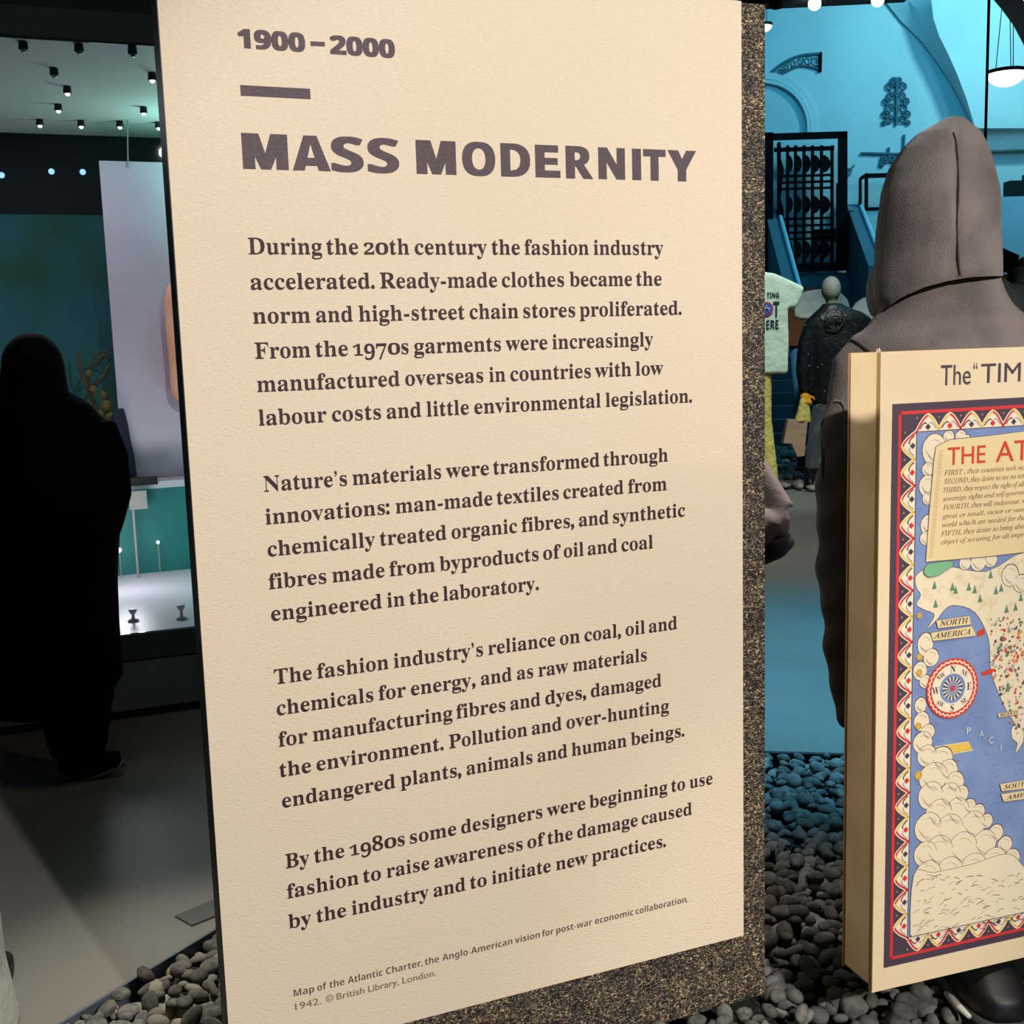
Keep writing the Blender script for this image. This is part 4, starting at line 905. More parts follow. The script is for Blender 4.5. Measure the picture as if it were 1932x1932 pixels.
struct('trim_10', cb(-6, U1, CZ+.115, 9.0, .02, .25), 'dark_wall'); struct('trim_11', cb(-6, U0-.01, 0, CZ+.115, .02, .25), 'dark_wall')
# plinth block inside, card, panel, form
d1 = 1.35
ub0 = CP.uv(150, 960, d1)[0]; vt0, vt1 = CP.uv(300, 1022, d1)[1], CP.uv(300, 920, d1)[1]
bt = thing('display_block', 'low teal block with a white top standing inside the display case', 'display block', CP.pt(ub0+.8, .352, d1+.2), CP.rz)
obj('block_front', cb(ub0, U1-.05, .352, vt1, d1, CD-.08), 'teal_front', bt); obj('white_top', cb(ub0, U1-.05, vt1, vt1+.035, d1-.02, CD-.07), 'deck', bt)
single('black_label', MB().pbox(CP, CP.uv(225, 910, d1-.03)[0], CP.uv(297, 910, d1-.03)[0], CP.uv(270, 915, d1-.03)[1], CP.uv(270, 900, d1-.03)[1], d1-.05, d1-.022), 'black', 'flat black strip along the edge of the white-topped block', 'label strip')
ct2 = thing('label_card', 'square grey card on a thin rod in front of the teal block', 'label', CP.pt(CP.uv(250, 1040, d1-.2)[0], .352, d1-.2), CP.rz)
q = [CP.uv(x, y_, d1-.1) for x, y_ in ((245, 962), (276, 925))]
obj('card', cb(q[0][0], q[1][0], q[0][1], q[1][1], d1-.105, d1-.1), 'card', ct2)
obj('rod', MB().tube([CP.pt(q[0][0]+.015, .352, d1-.102), CP.pt(q[0][0]+.015, q[0][1]+.02, d1-.102)], .006, 8), 'card', ct2)
d2 = 1.5
q0 = CP.uv(187, 303, d2); q1 = CP.uv(246, 892, d2)
lp = thing('lavender_panel', 'tall lavender panel standing on the white-topped block in the case', 'panel', CP.pt(q0[0]+.6, vt1+.035, d2), CP.rz)
obj('board', cb(q0[0], q0[0]+1.3, vt1+.035, q0[1], d2, d2+.04), 'lavender', lp)
obj('hanging_wire', MB().tube([CP.pt(CP.uv(241, 310, d2)[0], q0[1]-.03, d2-.004), CP.pt(CP.uv(236, 170, d2)[0], CZ, d2-.004)], .003, 6), 'card', lp)
pf = MB(); d3 = d2-.14
prof = [(760, 335), (740, 322), (680, 318), (620, 312), (570, 309), (545, 312), (530, 322), (522, 338)]
pf.loft([(CP.pt(CP.uv(395, y_, d3)[0], CP.uv(395, y_, d3)[1], d3), abs(CP.uv(395, y_, d3)[0]-CP.uv(x, y_, d3)[0]), .12, CP.rz) for y_, x in prof], 24)
pt_ = thing('dress_form', 'rounded peach garment form against the lavender panel, mostly behind the text panel', 'dress form', CP.pt(CP.uv(395, 800, d3)[0], vt1+.035, d3), CP.rz)
obj('torso', organic(pf, .015, 4), 'peach', pt_, True)
bs = CP.uv(395, 760, d3); obj('stand', MB().tube([CP.pt(bs[0], vt1+.03, d3), CP.pt(bs[0], bs[1]+.05, d3)], .02, 10), 'chrome', pt_, True)
# dried plant and navy garment
pt2 = thing('dried_branch', 'brown dried branching plant with mustard flower heads in front of the teal backdrop', 'plant', cpt(200, 900, 1.6)*1.0)
tw = MB()
for pts in ([(205, 880), (190, 800), (172, 740), (165, 700), (180, 668), (225, 655)], [(178, 760), (160, 720), (150, 690), (148, 660)], [(172, 735), (195, 710), (205, 690)], [(186, 790), (205, 770), (200, 740)], [(180, 690), (195, 668), (210, 680)]):
    tw.tube([cpt(a, b, 1.6) for a, b in pts], [.012-.0015*i for i in range(len(pts))], 6)
obj('twig', tw, 'twig', pt2, True)
for (x, y_, r) in ((200, 765, 11), (195, 745, 7), (208, 785, 9), (190, 780, 7), (176, 735, 8), (168, 705, 7)):
    p = cpt(x, y_, 1.58); obj('flower_head', MB().ball(p, S(r, 6), S(r, 6), S(r, 6), 10, 7), 'flower', pt2, True)
ng = thing('navy_garment', 'dark navy draped garment at the left edge of the lavender panel', 'garment', cpt(228, 890, 1.42))
n_ = MB(); n_.loft([(cpt(x, y_, 1.42), S(r, 5.9), .06) for x, y_, r in ((245, 915, 14), (240, 860, 12), (232, 830, 13), (226, 800, 14), (224, 780, 10), (226, 770, 4))], 16); obj('drape', organic(n_, .012, 3), 'navy', ng, True)
for i, (x, y_, h, lab) in enumerate(((252, 1172, .05, 'small clear spool stand on the pale deck, left one'), (343, 1168, .06, 'small clear spool stand on the pale deck beside the text panel'))):
    p = G(x, y_, .353); single('spool_stand', MB().lathe(p, [(.022, 0), (.024, .004), (.007, .012), (.006, h*.55), (.016, h*.85), (.018, h)], 14), 'spool', lab, 'stand', None, True)
for x, y_, r, lab in ((225, 1038, .02, 'glowing round bead painting a glint low in the case beside the black coat'), (298, 1023, .014, 'tiny glowing bead painting a glint on the back rail of the case')):
    p = cpt(x, y_, 1.3); t = thing('glint_bead', lab, 'lamp', Vector((p.x, p.y, .352))); obj('lens', MB().ball(p, r*.6, r*.6, r*.6, 10, 7), 'led', t, True); obj('stem', MB().tube([p-Vector((0, 0, r*.4)), Vector((p.x, p.y, .352))], .003, 6), 'card', t)  # glowing bead paints a glint on a small clear pin
# light inside the case
lamp('AREA', tuple(CP.pt(.1, CZ-.06, .9)), tuple(CP.pt(.2, .3, 1.0)), 13, (.95, .9, 1.0), .8)
lamp('POINT', tuple(CP.pt(1.15, CZ-.25, 1.25)), None, 9, (.40, 1.0, .88), .15)
lamp('POINT', tuple(CP.pt(1.25, .75, .75)), None, 6, (.45, 1.0, .90), .12)
lamp('POINT', tuple(CP.pt(.55, .62, .9)), None, 5.5, (1.0, .86, .98), .1)

# ================================================================== FAR HALL
# distant bed of boulders
fb_ = MB(); rnd = random.Random(8)
for i in range(1500):
    x, y_ = rnd.uniform(1.2, 7.5), rnd.uniform(10.85, 15.0)
    k = rnd.randrange(10); r = rnd.uniform(.05, .10); Rm = Matrix.Rotation(rnd.uniform(0, 6.3), 3, 'Z'); n = len(fb_.V)
    fb_.V += [Vector((x, y_, .02+rnd.uniform(0, .04)))+Rm@(v*r) for v in SHL[k][0]]; fb_.F += [tuple(a+n for a in f) for f in SHL[k][1]]
single('distant_gravel', fb_, 'stone', 'distant bed of larger grey stones under the far mannequins', 'gravel', None, True, 'stuff')
# staircase
stt = thing('staircase', 'dark stone staircase with sloping side walls rising to the iron gate', 'staircase', (4.6, 17.6, 0))
x0t, x1t = W(1462, 510, 20.0).x, W(1606, 510, 20.0).x
for i in range(7):
    obj('step', MB().hexa([Vector(v) for v in ((2.9, 15.6+i*.32, 0), (6.6, 15.6+i*.32, 0), (6.6, 18.1, 0), (2.9, 18.1, 0), (2.9, 15.6+i*.32, (i+1)*.165), (6.6, 15.6+i*.32, (i+1)*.165), (6.6, 18.1, (i+1)*.165), (2.9, 18.1, (i+1)*.165))]), 'step', stt)
for i in range(8):
    z0, z1, yy = 1.155+i*.165, 1.155+(i+1)*.165, 18.1+i*.26
    obj('step', MB().hexa([Vector(v) for v in ((x0t-.05, yy, 0), (x1t+.05, yy, 0), (x1t+.05, 20.45, 0), (x0t-.05, 20.45, 0), (x0t-.05, yy, z1), (x1t+.05, yy, z1), (x1t+.05, 20.45, z1), (x0t-.05, 20.45, z1))]), 'step', stt)
def parapet(px0, py0, px1, py1, wl):
    a = W(px0, py0, 20.2); b = W(px1, py1, 18.0); ext = (b-a)*.16; b2 = b+ext; n = Vector((-wl, 0, 0))
    obj('side_wall', MB().hexa([Vector((a.x, a.y, 0)), Vector((b2.x, b2.y, 0)), Vector((b2.x, b2.y, 0))+n, Vector((a.x, a.y, 0))+n, a, b2, b2+n, a+n]), 'parapet', stt)
    obj('handrail', MB().tube([a+Vector((0, 0, .03)), b2+Vector((0, 0, .03))], .035, 8), 'rail', stt)
parapet(1467, 393, 1505, 532, .22); parapet(1622, 385, 1660, 483, .22)
# iron gate
YG = 19.85
gt = thing('iron_gate', 'tall black wrought iron gate with crescent bars at the top of the stairs', 'gate', (W(1525, 510, YG).x, YG, W(1525, 512, YG).z))
def gbar(x0, y0, x1, y1, dep=.08, Y=YG):   # rectangular bar between pixel corners
    p = [W(x0, y1, Y), W(x1, y1, Y), W(x1, y0, Y), W(x0, y0, Y)]; z0 = (p[0].z+p[1].z)/2; z1 = (p[2].z+p[3].z)/2
    return MB().hexa([Vector((p[0].x, Y, z0)), Vector((p[1].x, Y, z0)), Vector((p[1].x, Y+dep, z0)), Vector((p[0].x, Y+dep, z0)), Vector((p[3].x, Y, z1)), Vector((p[2].x, Y, z1)), Vector((p[2].x, Y+dep, z1)), Vector((p[3].x, Y+dep, z1))])
for a in ((1425, 250, 1599, 261), (1585, 250, 1599, 508), (1425, 250, 1459, 540), (1425, 497, 1599, 512), (1599, 398, 1610, 508)): obj('gate_frame', gbar(*a, .14), 'iron', gt)
for a in ((1468, 268, 1473, 500), (1462, 277, 1574, 284)): obj('inner_frame', gbar(*a), 'iron', gt)
xs = [1487, 1502, 1518, 1534, 1551, 1571]
for x in xs: obj('upright_bar', gbar(x-2, 274, x+2, 505), 'iron', gt)
obj('upright_bar', gbar(1580, 345, 1586, 500), 'iron', gt)
for y_ in (331, 343, 355, 412, 425, 438, 450): obj('cross_bar', gbar(1470, y_-2, 1572, y_+2, .06), 'iron', gt)
for a in ((1534, 432, 1585, 456),): obj('lock_plate', gbar(*a, .05), 'iron', gt)
for row in (309, 386, 471):
    for x, rr in ((1487, 9), (1502, 11), (1518, 12), (1534, 14), (1551, 16)):
        px = [(x, row-24)]+[(x+rr*math.cos(t*PI/8), row+17*math.sin(t*PI/8)) for t in range(-4, 5)]+[(x, row+24)]
        obj('crescent_plate', MB().prism([W(a, b, YG+.03) for a, b in px], (0, .02, 0)), 'iron', gt)
sc_ = MB()
for row in (292, 370): sc_.tube([W(1462+a, b+row-292, YG+.02) for a, b in ((8, 270), (8, 300), (14, 320), (10, 345), (9, 366))], .03, 6)
obj('wavy_bar', sc_, 'iron', gt, True)
# wrought iron pieces hung on the far wall
YI = 20.51
def curl(cx, cy, r, turns=1.3, a0=0, sgn=1, n=22):
    return [W(cx+(r*(1-.75*i/n))*math.cos(a0+sgn*turns*2*PI*i/n), cy+(r*(1-.75*i/n))*math.sin(a0+sgn*turns*2*PI*i/n), YI-.05) for i in range(n+1)]
def arc(pts, Y=YI-.05, sub=5):
    r = []
    for i in range(len(pts)-1):
        p0, p1, p2, p3 = (Vector(pts[max(0, min(len(pts)-1, i+j-1))]) for j in range(4))
        for q in range(sub):
            t = q/sub; v = .5*((2*p1)+(p2-p0)*t+(2*p0-5*p1+4*p2-p3)*t*t+(3*p1-p0-3*p2+p3)*t**3); r.append(W(v.x, v.y, Y))
    r.append(W(pts[-1][0], pts[-1][1], Y)); return r
br = thing('iron_bracket', 'arched openwork iron bracket high on the blue wall', 'ironwork', W(1500, 130, YI))
obj('top_arc', MB().tube(arc([(1430, 165), (1450, 142), (1480, 118), (1510, 105), (1548, 101)]), .022, 6), 'iron_soft', br, True)
obj('bottom_arc', MB().tube(arc([(1435, 168), (1455, 152), (1482, 136), (1512, 124), (1548, 131)]), .018, 6), 'iron_soft', br, True)
obj('end_bar', MB().tube([W(1548, 99, YI-.05), W(1547, 136, YI-.05)], .03, 6), 'iron', br)
for i, (x, y_, r) in enumerate(((1462, 143, 5), (1472, 135, 6), (1483, 128, 7), (1495, 121, 8), (1509, 115, 9), (1523, 114, 10), (1538, 115, 11))): obj('scroll', MB().tube(curl(x, y_, r, 1.2, i), .011, 5), 'iron_soft', br, True)
orn = thing('iron_ornament', 'leafy iron ornament with a central stem hanging on the blue wall', 'ironwork', W(1690, 190, YI))
obj('stem', MB().tube([W(1692, 148, YI-.05), W(1691, 236, YI-.05)], .028, 6), 'iron_soft', orn)
for y_, dx, r in ((152, 5, 6), (164, 12, 9), (182, 10, 9), (192, 18, 8), (205, 12, 10), (216, 20, 8), (226, 12, 9), (232, 22, 5)):
    for sg in (-1, 1): obj('scroll', MB().tube(curl(1691+sg*dx, y_, r, 1.35, PI if sg > 0 else 0, sg), .017, 5), 'iron_soft', orn, True)
h1 = thing('iron_crossbar', 'dark iron bar with a hanging scroll above the small frame', 'ironwork', W(1662, 290, YI))
obj('bar', MB().tube([W(1624, 289, YI-.05), W(1715, 291, YI-.05)], .022, 6), 'iron_soft', h1); obj('upright', MB().tube([W(1706, 254, YI-.05), W(1705, 290, YI-.05)], .02, 6), 'iron_soft', h1); obj('upright', MB().tube([W(1677, 278, YI-.05), W(1677, 298, YI-.05)], .02, 6), 'iron_soft', h1)
for x, y_, r in ((1668, 300, 8), (1684, 299, 8), (1663, 310, 4)): obj('scroll', MB().tube(curl(x, y_, r, 1.3, 0), .02, 5), 'iron_soft', h1, True)
fr = thing('display_stand', 'open black iron frame stand against the blue wall above the stairs', 'ironwork', W(1655, 395, 20.0))
for x0, y0, x1, y1 in ((1622, 336, 1626, 400), (1633, 328, 1638, 396), (1633, 326, 1730, 334), (1633, 390, 1730, 396), (1726, 326, 1730, 396)): obj('frame_bar', gbar(x0, y0, x1, y1, .06, 20.0), 'iron', fr)
obj('frame_bar', MB().tube([W(1624, 337, 20.0), W(1636, 329, 20.03)], .03, 6), 'iron', fr)
single('wall_hook', MB().tube(arc([(1598, 318), (1606, 322), (1602, 330), (1596, 336)], YI-.05), .014, 5).tube(arc([(1612, 312), (1606, 318), (1598, 320)], YI-.05), .014, 5), 'iron_soft', 'small iron hook on the blue wall right of the gate', 'ironwork')
# arch moulding
c0 = W(1438, 245, 20.5); k_ = 20.4/2212.6
for nm, r0, r1, dd in (('trim_3', 80, 86, .10), ('trim_4', 88, 100, .06)):
    mb = MB(); n = 26
    for i in range(n):
        a, b = -.1+PI*i/n, -.1+PI*(i+1)/n; P4 = [(r0, a), (r1, a), (r1, b), (r0, b)]
        mb.hexa([c0+Vector((r*k_*math.cos(t), 0, r*k_*math.sin(t))) for r, t in P4]+[c0+Vector((r*k_*math.cos(t), -dd, r*k_*math.sin(t))) for r, t in P4])
    struct(nm, mb, 'wall')
# vault webs, cornice, parapet wall
def web(cols, name):
    mb = MB(); m = len(cols[0]); V = [W(x, y_, Y) for c in cols for (x, y_, Y) in c]
    mb.add(V, [(i*m+j, (i+1)*m+j, (i+1)*m+j+1, i*m+j+1) for i in range(len(cols)-1) for j in range(m-1)]); o = struct(name, mb, 'wall'); o.data.polygons.foreach_set('use_smooth', [True]*len(o.data.polygons)); return o
Ay = [(1655, -120), (1668, 0), (1700, 40), (1738, 78), (1768, 118), (1795, 160), (1820, 205), (1838, 242)]
By = [(1752, -120), (1757, 0), (1761, 35), (1772, 68), (1788, 100), (1806, 140), (1824, 188), (1840, 242)]
web([[(x, y_, 20.45) for x, y_ in Ay], [((a[0]+b[0])/2, (a[1]+b[1])/2, 20.3) for a, b in zip(Ay, By)], [(x, y_, 20.0) for x, y_ in By]], 'trim_5')
web([[(x, y_, 20.0) for x, y_ in By], [(x+(1900-x)*.5, y_, 20.15) for x, y_ in By], [(1990, y_, 20.25) for x, y_ in By], [(2200, y_, 20.3) for x, y_ in By]], 'trim_6')
a = W(1836, 276, 20.2); b = W(2200, 262, 20.2)
struct('trim_7', MB().hexa([Vector((a.x, 20.25, a.z-.06)), Vector((b.x, 20.25, a.z-.06)), Vector((b.x, 20.5, a.z-.06)), Vector((a.x, 20.5, a.z-.06)), Vector((a.x, 20.15, a.z+.07)), Vector((b.x, 20.15, a.z+.07)), Vector((b.x, 20.5, a.z+.07)), Vector((a.x, 20.5, a.z+.07))]), 'wall')
a = W(1760, 372, 17.0)
struct('trim_8', MB().box(((a.x+12)/2, 17.15, W(1900, 371, 17.0).z/2), (12-a.x, .3, W(1900, 371, 17.0).z)), 'wall')
zb = W(1900, 371, 17.0).z
a, b = W(1906, 342, 17.0), W(1960, 342, 17.0)
single('black_box', MB().box(((a.x+b.x)/2, 17.12, zb+.11), (b.x-a.x, .22, .22)).box(((a.x+b.x)/2+.1, 17.12, zb+.26), (b.x-a.x-.3, .16, .1)), 'black', 'black equipment box on top of the pale far wall at the right edge', 'box')
# near lighting bar and bulbs, arch rib, post, pendants
YL = 8.0
a, b = W(1400, 8, YL), W(1720, -8, YL)
tk = thing('lighting_bar', 'dark ceiling lighting bar along the top edge of the photograph', 'lighting bar', (a+b)/2)
obj('bar', MB().hexa([a, b, b+Vector((0, .15, 0)), a+Vector((0, .15, 0)), a+Vector((0, 0, .16)), b+Vector((0, 0, .16)), b+Vector((0, .15, .16)), a+Vector((0, .15, .16))]), 'dark_trim', tk)
obj('hanger_rod', MB().tube([(a+b)/2+Vector((-.35, .07, .1)), Vector((((a+b)/2).x-.35, YL+.07, 9.05))], .02, 6), 'dark_trim', tk); obj('hanger_rod', MB().tube([(a+b)/2+Vector((.35, .07, .1)), Vector((((a+b)/2).x+.35, YL+.07, 9.05))], .02, 6), 'dark_trim', tk)
for i, (x, y_, lab) in enumerate(((1537, 7, 'lit round bulb under the lighting bar, left one'), (1656, 0, 'lit round bulb under the lighting bar, right one'))):
    p = W(x, y_, YL-.05); t = thing('bulb_lamp', lab, 'lamp', p)
    obj('bulb', MB().ball(p, .042, .042, .042, 14, 10), 'bulb', t, True); obj('socket', MB().lathe(p+Vector((0, 0, .02)), [(.03, 0), (.045, .03), (.045, .09), (.02, .1)], 12), 'iron', t)
p = W(1465, 10, YL-.03); single('unlit_fixture', MB().lathe(p, [(.03, -.02), (.05, 0), (.05, .05), (.03, .07)], 12), 'iron', 'small dark unlit fitting at the left end of the lighting bar', 'lamp')
def pendant(px, py, wpx, Y, lab):
    r = S(wpx/2, Y); p = W(px, py, Y); t = thing('pendant_lamp', lab, 'lamp', p)
    prof = [(.02*r, -r*.72)]+[(r*math.sin(k*PI/16), -r*.72*math.cos(k*PI/16)) for k in range(1, 9)]
    obj('bowl', MB().lathe(p, prof, 28), 'bowl', t, True); obj('rim', MB().lathe(p, [(r*1.02, -.01), (r*1.04, .0), (r*1.03, .02), (r*.5, .03)], 28), 'dark_trim', t)
    for k in range(3):
        q = p+Vector((r*.55*math.cos(k*2.1+2.6), r*.55*math.sin(k*2.1+2.6), .02)); obj('cable', MB().tube([q, Vector((p.x+(q.x-p.x)*.4, p.y, p.z+.9))], .004, 5), 'rail', t)
    obj('stem', MB().tube([p+Vector((0, 0, .85)), Vector((p.x, p.y, 9.05))], .012, 6), 'rail', t)
pendant(1899, 137, 68, 11, 'white glowing bowl pendant lamp beside the thin dark pole'); pendant(1440, 48, 32, 14, 'white glowing pendant lamp half hidden by the top of the text panel')
a = W(1867, -40, 10.0); b = W(1856.5, 302, 10.0)
single('thin_pole', MB().tube([Vector((a.x, 10, 0)), Vector((a.x, 10, 9.0))], .012, 8), 'iron', 'thin black vertical pole rising behind the grey hood', 'pole')
rib = MB(); op = [(1850, -60), (1868, -8), (1890, 18), (1912, 48), (1930, 82), (1950, 130), (1972, 200), (1995, 300), (2020, 450)]
ou = [(x+34, y_-26) for x, y_ in op]
for i in range(len(op)-1): rib.hexa([W(*op[i], 9), W(*op[i+1], 9), W(*op[i+1], 9.6), W(*op[i], 9.6), W(*ou[i], 9), W(*ou[i+1], 9), W(*ou[i+1], 9.6), W(*ou[i], 9.6)])
e = W(2020, 450, 9); e2 = W(2054, 424, 9); rib.hexa([Vector((e.x, 9, 0)), Vector((e2.x, 9, 0)), Vector((e2.x, 9.6, 0)), Vector((e.x, 9.6, 0)), e, e2, e2+Vector((0, .6, 0)), e+Vector((0, .6, 0))])
struct('trim_9', rib, 'wall')

# far mannequins
YM = 11.1
def tube_px(mb, pts, Y, n=12): return mb.tube([W(a, b, Y) for a, b, c in pts], [S(c, Y) for a, b, c in pts], n)
jm = thing('leather_mannequin', 'grey-headed mannequin in a black leather jacket with its back turned', 'mannequin', (W(1570, 900, YM).x, YM, .05))
j = MB(); j.loft([ring(y_, x0, x1, YM, d) for y_, x0, x1, d in ((760, 1532, 1634, .14), (700, 1532, 1634, .15), (650, 1526, 1640, .15), (615, 1518, 1648, .13), (602, 1523, 1642, .13), (590, 1536, 1626, .11), (578, 1549, 1594, .09), (572, 1553, 1587, .07))], 22)
tube_px(j, [(1530, 612, 13), (1520, 650, 15), (1515, 700, 14), (1518, 742, 10)], YM); tube_px(j, [(1640, 612, 13), (1650, 660, 15), (1652, 720, 13), (1648, 750, 10)], YM)
obj('leather_jacket', organic(j, .02, 4), 'leather', jm, True)
h_ = MB(); h_.ball(W(1568, 545, YM), S(18, YM), .11, S(24, YM)); tube_px(h_, [(1569, 590, 10), (1569, 560, 11)], YM); obj('head', organic(h_, .016, 4), 'mannequin', jm, True)
Yb = YM-.17
sk = MB()
for x, y_, r in ((1567, 603, 4), (1583, 603, 4)): sk.tube([W(x+r*math.cos(t*PI/6), y_+r*math.sin(t*PI/6), Yb) for t in range(13)], .007, 5)
sk.tube(arc([(1558, 600), (1562, 588), (1575, 583), (1588, 588), (1593, 600), (1588, 614), (1575, 620), (1563, 614), (1558, 600)], Yb, 3), .006, 5)
for x in (1569, 1575, 1581): sk.tube([W(x, 614, Yb), W(x, 621, Yb)], .005, 5)
obj('back_print', sk, 'faint', jm, True, label='faint grey face print on the back of the jacket')
for x, y_ in ((1519, 614), (1543, 693), (1551, 688), (1612, 611), (1525, 668), (1527, 690), (1556, 738)): obj('stud', MB().ball(W(x, y_, Yb-.01), .007, .007, .007, 8, 6), 'stud', jm, True)
l_ = MB(); tube_px(l_, [(1556, 750, 20), (1541, 820, 16), (1531, 886, 13)], YM, 12); tube_px(l_, [(1606, 750, 20), (1612, 820, 16), (1614, 886, 13)], YM, 12); obj('trousers', organic(l_, .02, 3), 'fleece_dark', jm, True)
for x in (1527, 1612):
    s_ = MB(); tube_px(s_, [(x+2, 880, 11), (x, 912, 10)], YM, 12); p = W(x, 916, YM); s_.loft([(Vector((p.x, p.y+.06, p.z-.03)), .055, .14), (Vector((p.x, p.y+.05, p.z+.04)), .05, .12)], 14); obj('boot', organic(s_, .014, 3), 'black', jm, True)
gl = MB(); p = W(1519, 750, YM-.05); gl.ball(p, .05, .04, .045, 12, 8)
for i in range(4): gl.tube([p+Vector((-.03+.02*i, -.02, -.01)), p+Vector((-.02+.022*i, -.05, -.05)), p+Vector((-.01+.02*i, -.02, -.07))], [.014, .013, .010], 8)
gl.tube([p+Vector((.03, 0, .01)), p+Vector((.075, -.01, 0)), p+Vector((.085, -.02, -.03))], [.016, .014, .011], 8)
obj('glove', organic(gl, .009, 2), 'orange', jm, True, label='orange gloved hand')
bg = thing('paper_bag', 'brown paper bag with a yellow cloth handle held by the orange glove', 'bag', W(1500, 842, YM-.05))
pb = [(1487, 791), (1524, 794), (1519, 840), (1478, 836)]
obj('bag', MB().prism([W(x, y_, YM-.12) for x, y_ in pb], (0, .10, 0)), 'paper_bag', bg); obj('bag_tag', MB().prism([W(x, y_, YM-.125) for x, y_ in ((1494, 838), (1520, 840), (1518, 860), (1505, 862))], (0, .02, 0)), 'paper_bag', bg)
hn = MB(); hn.tube([W(1515, 752, YM-.07), W(1513, 775, YM-.08), W(1510, 796, YM-.08)], [.03, .045, .06], 10); hn.tube([W(1520, 752, YM-.07), W(1523, 775, YM-.08), W(1522, 797, YM-.08)], [.02, .03, .04], 10)
obj('handle', organic(hn, .014, 2), 'yellow_cloth', bg, True)
# slogan T-shirt
tm = thing('slogan_mannequin', 'mannequin in a pale printed T-shirt and yellow trousers beside the text panel', 'mannequin', (W(1420, 890, 10.6).x, 10.6, .0))
YT = 10.6
rt = [(1440, 512), (1462, 515), (1482, 524), (1519, 541), (1512, 562), (1501, 583), (1488, 576), (1489, 640), (1488, 705)]
pol = rt+[(2*1418-x, y_+2) for x, y_ in rt[::-1]]
tt = MB().prism([W(x, y_, YT-.10) for x, y_ in pol], (0, .20, 0)); obj('t_shirt', organic(tt, .018, 4), 'tee', tm, True)
Yf = YT-.108
TFP = Panel(PI/2, Yf)
def ttext(s, x0, x1, yb, cap_px, name='shirt_letters'):
    mb = MB(); V, Fc = word(s, 'sans'); u0, v = TFP.uv(x0, yb); u1, _ = TFP.uv(x1, yb); lay(mb, TFP, V, Fc, u0, u1, v, TFP.uv(x0, yb-cap_px)[1]-v, 'sans', 0); obj(name, mb, 'tee_ink', tm)
ttext('TING', 1447, 1470, 562, 10); ttext('T', 1459, 1470.5, 598, 29); ttext('ERE', 1446, 1469, 621, 17)
c_ = W(1446, 583, Yf)
for nm, r, m, dd in (('roundel', .062, 'red_print', 0), ('roundel_centre', .048, 'blue_print', .004)): obj(nm, MB().lathe(c_-Vector((0, dd, 0)), [(r, 0), (r, .003)], 20, axis=(0, -1, 0)), m, tm)
obj('roundel_mark', MB().tube([c_+Vector((-.025, -.012, -.03)), c_+Vector((0, -.012, .035)), c_+Vector((.025, -.012, -.03))], .004, 5).tube([c_+Vector((-.035, -.012, .01)), c_+Vector((.035, -.012, .0))], .004, 5), 'white_cloth', tm)
l_ = MB(); tube_px(l_, [(1440, 700, 16), (1442, 790, 14), (1452, 930, 20)], YT, 12); tube_px(l_, [(1398, 700, 16), (1392, 790, 14), (1388, 930, 20)], YT, 12); obj('trousers', organic(l_, .02, 3), 'yellow_cloth', tm, True)
h_ = MB(); h_.ball(W(1418, 470, YT), .085, .10, .12); h_.tube([W(1418, 515, YT), W(1418, 480, YT)], .055, 10); obj('head', organic(h_, .016, 3), 'mannequin', tm, True)
# white-shirted mannequin with brown skirt behind
Y2 = 12.2
wm = thing('white_shirt_mannequin', 'mannequin in a white shirt and brown waistcoat between the T-shirt and the leather jacket', 'mannequin', (W(1530, 850, Y2).x, Y2, .05))
o_ = [(1505, 560), (1522, 549), (1548, 545), (1590, 553), (1602, 566), (1608, 600), (1595, 612), (1500, 600), (1496, 575)]
obj('white_shirt', organic(MB().prism([W(x, y_, Y2-.1) for x, y_ in o_], (0, .22, 0)), .022, 4), 'white_cloth', wm, True)
obj('brown_skirt', MB().prism([W(x, y_, Y2-.09) for x, y_ in ((1487, 575), (1500, 578), (1520, 600), (1600, 600), (1600, 655), (1487, 652))], (0, .2, 0)), 'brown_cloth', wm)
obj('collar', MB().prism([W(x, y_, Y2+.02) for x, y_ in ((1518, 550), (1522, 543), (1550, 543), (1546, 551))], (0, .06, 0)), 'brown_cloth', wm)
l_ = MB(); tube_px(l_, [(1502, 650, 12), (1506, 740, 10), (1512, 880, 8)], Y2, 10); tube_px(l_, [(1560, 650, 12), (1562, 740, 10), (1564, 880, 8)], Y2, 10); obj('jeans', l_, 'jeans', wm, True)
obj('neck_cap', MB().lathe(W(1572, 556, Y2), [(.05, 0), (.05, .03), (.03, .04)], 12), 'mannequin', wm, True)
Y3 = 11.9
rm = thing('pale_coat_mannequin', 'mannequin in a pale coat glimpsed between the leather jacket and the hood', 'mannequin', (W(1640, 850, Y3).x, Y3, .05))
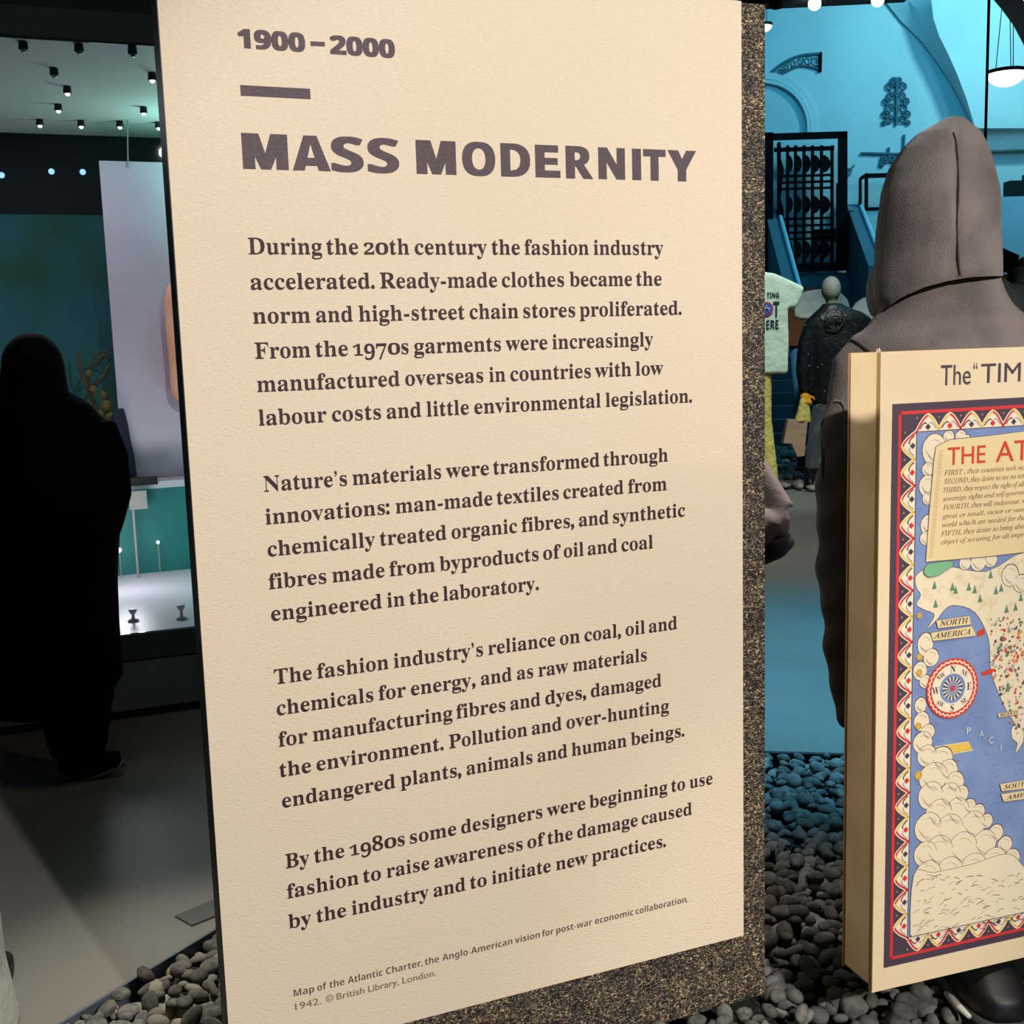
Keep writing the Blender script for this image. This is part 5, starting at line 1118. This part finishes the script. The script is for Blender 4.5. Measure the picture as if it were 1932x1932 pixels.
q_ = MB(); q_.loft([ring(y_, x0, x1, Y3, d) for y_, x0, x1, d in ((760, 1600, 1690, .14), (640, 1605, 1688, .15), (590, 1602, 1690, .13), (570, 1615, 1680, .11), (560, 1630, 1664, .07))], 18); obj('pale_coat', organic(q_, .022, 3), 'white_cloth', rm, True)
l_ = MB(); l_.tube([W(1630, 750, Y3), W(1630, 885, Y3)], .06, 10); l_.tube([W(1665, 750, Y3), W(1665, 885, Y3)], .06, 10); obj('trousers', l_, 'fleece_dark', rm, True)
obj('neck_cap', MB().lathe(W(1650, 564, Y3), [(.05, 0), (.05, .03), (.03, .04)], 12), 'mannequin', rm, True)
# hatted figure at the right edge
Y4 = 9.5
hmn = thing('hatted_mannequin', 'mannequin with orange hair under a wide black hat at the right edge', 'mannequin', (W(1930, 900, Y4).x, Y4, 0))
obj('hat', MB().prism([W(x, y_, Y4-.12) for x, y_ in ((1868, 458), (1888, 466), (1924, 482), (1913, 512), (1880, 511), (1862, 505))], (0, .35, 0)), 'black', hmn, label='wide black angular hat')
obj('hat_tie', MB().tube([W(1906, 508, Y4-.1), W(1908, 524, Y4-.1), W(1903, 530, Y4-.1)], .03, 8).tube([W(1908, 522, Y4-.1), W(1915, 531, Y4-.1)], .018, 8), 'navy', hmn, True)
h_ = MB(); h_.ball(W(1935, 512, Y4), S(22, Y4), .12, S(28, Y4)); obj('hair', organic(h_, .018, 2), 'red_hair', hmn, True)
h_ = MB(); h_.ball(W(1926, 522, Y4-.03), S(15, Y4), .10, S(22, Y4)); tube_px(h_, [(1926, 560, 12), (1926, 530, 12)], Y4); obj('head', organic(h_, .016, 2), 'mannequin', hmn, True)
q_ = MB(); q_.loft([ring(y_, x0, x1, Y4, d) for y_, x0, x1, d in ((900, 1850, 2010, .2), (760, 1860, 2000, .18), (640, 1858, 2000, .17), (570, 1858, 1998, .14), (545, 1880, 1975, .12), (532, 1900, 1955, .08))], 20)
q_.ball(W(1892, 532, Y4), S(22, Y4), .1, S(15, Y4))
q_.loft([(Vector((W(1930, 900, Y4).x, Y4, 0)), .34, .24), (W(1930, 880, Y4), .33, .2)], 20)
obj('white_coat', organic(q_, .024, 3), 'white_cloth', hmn, True)
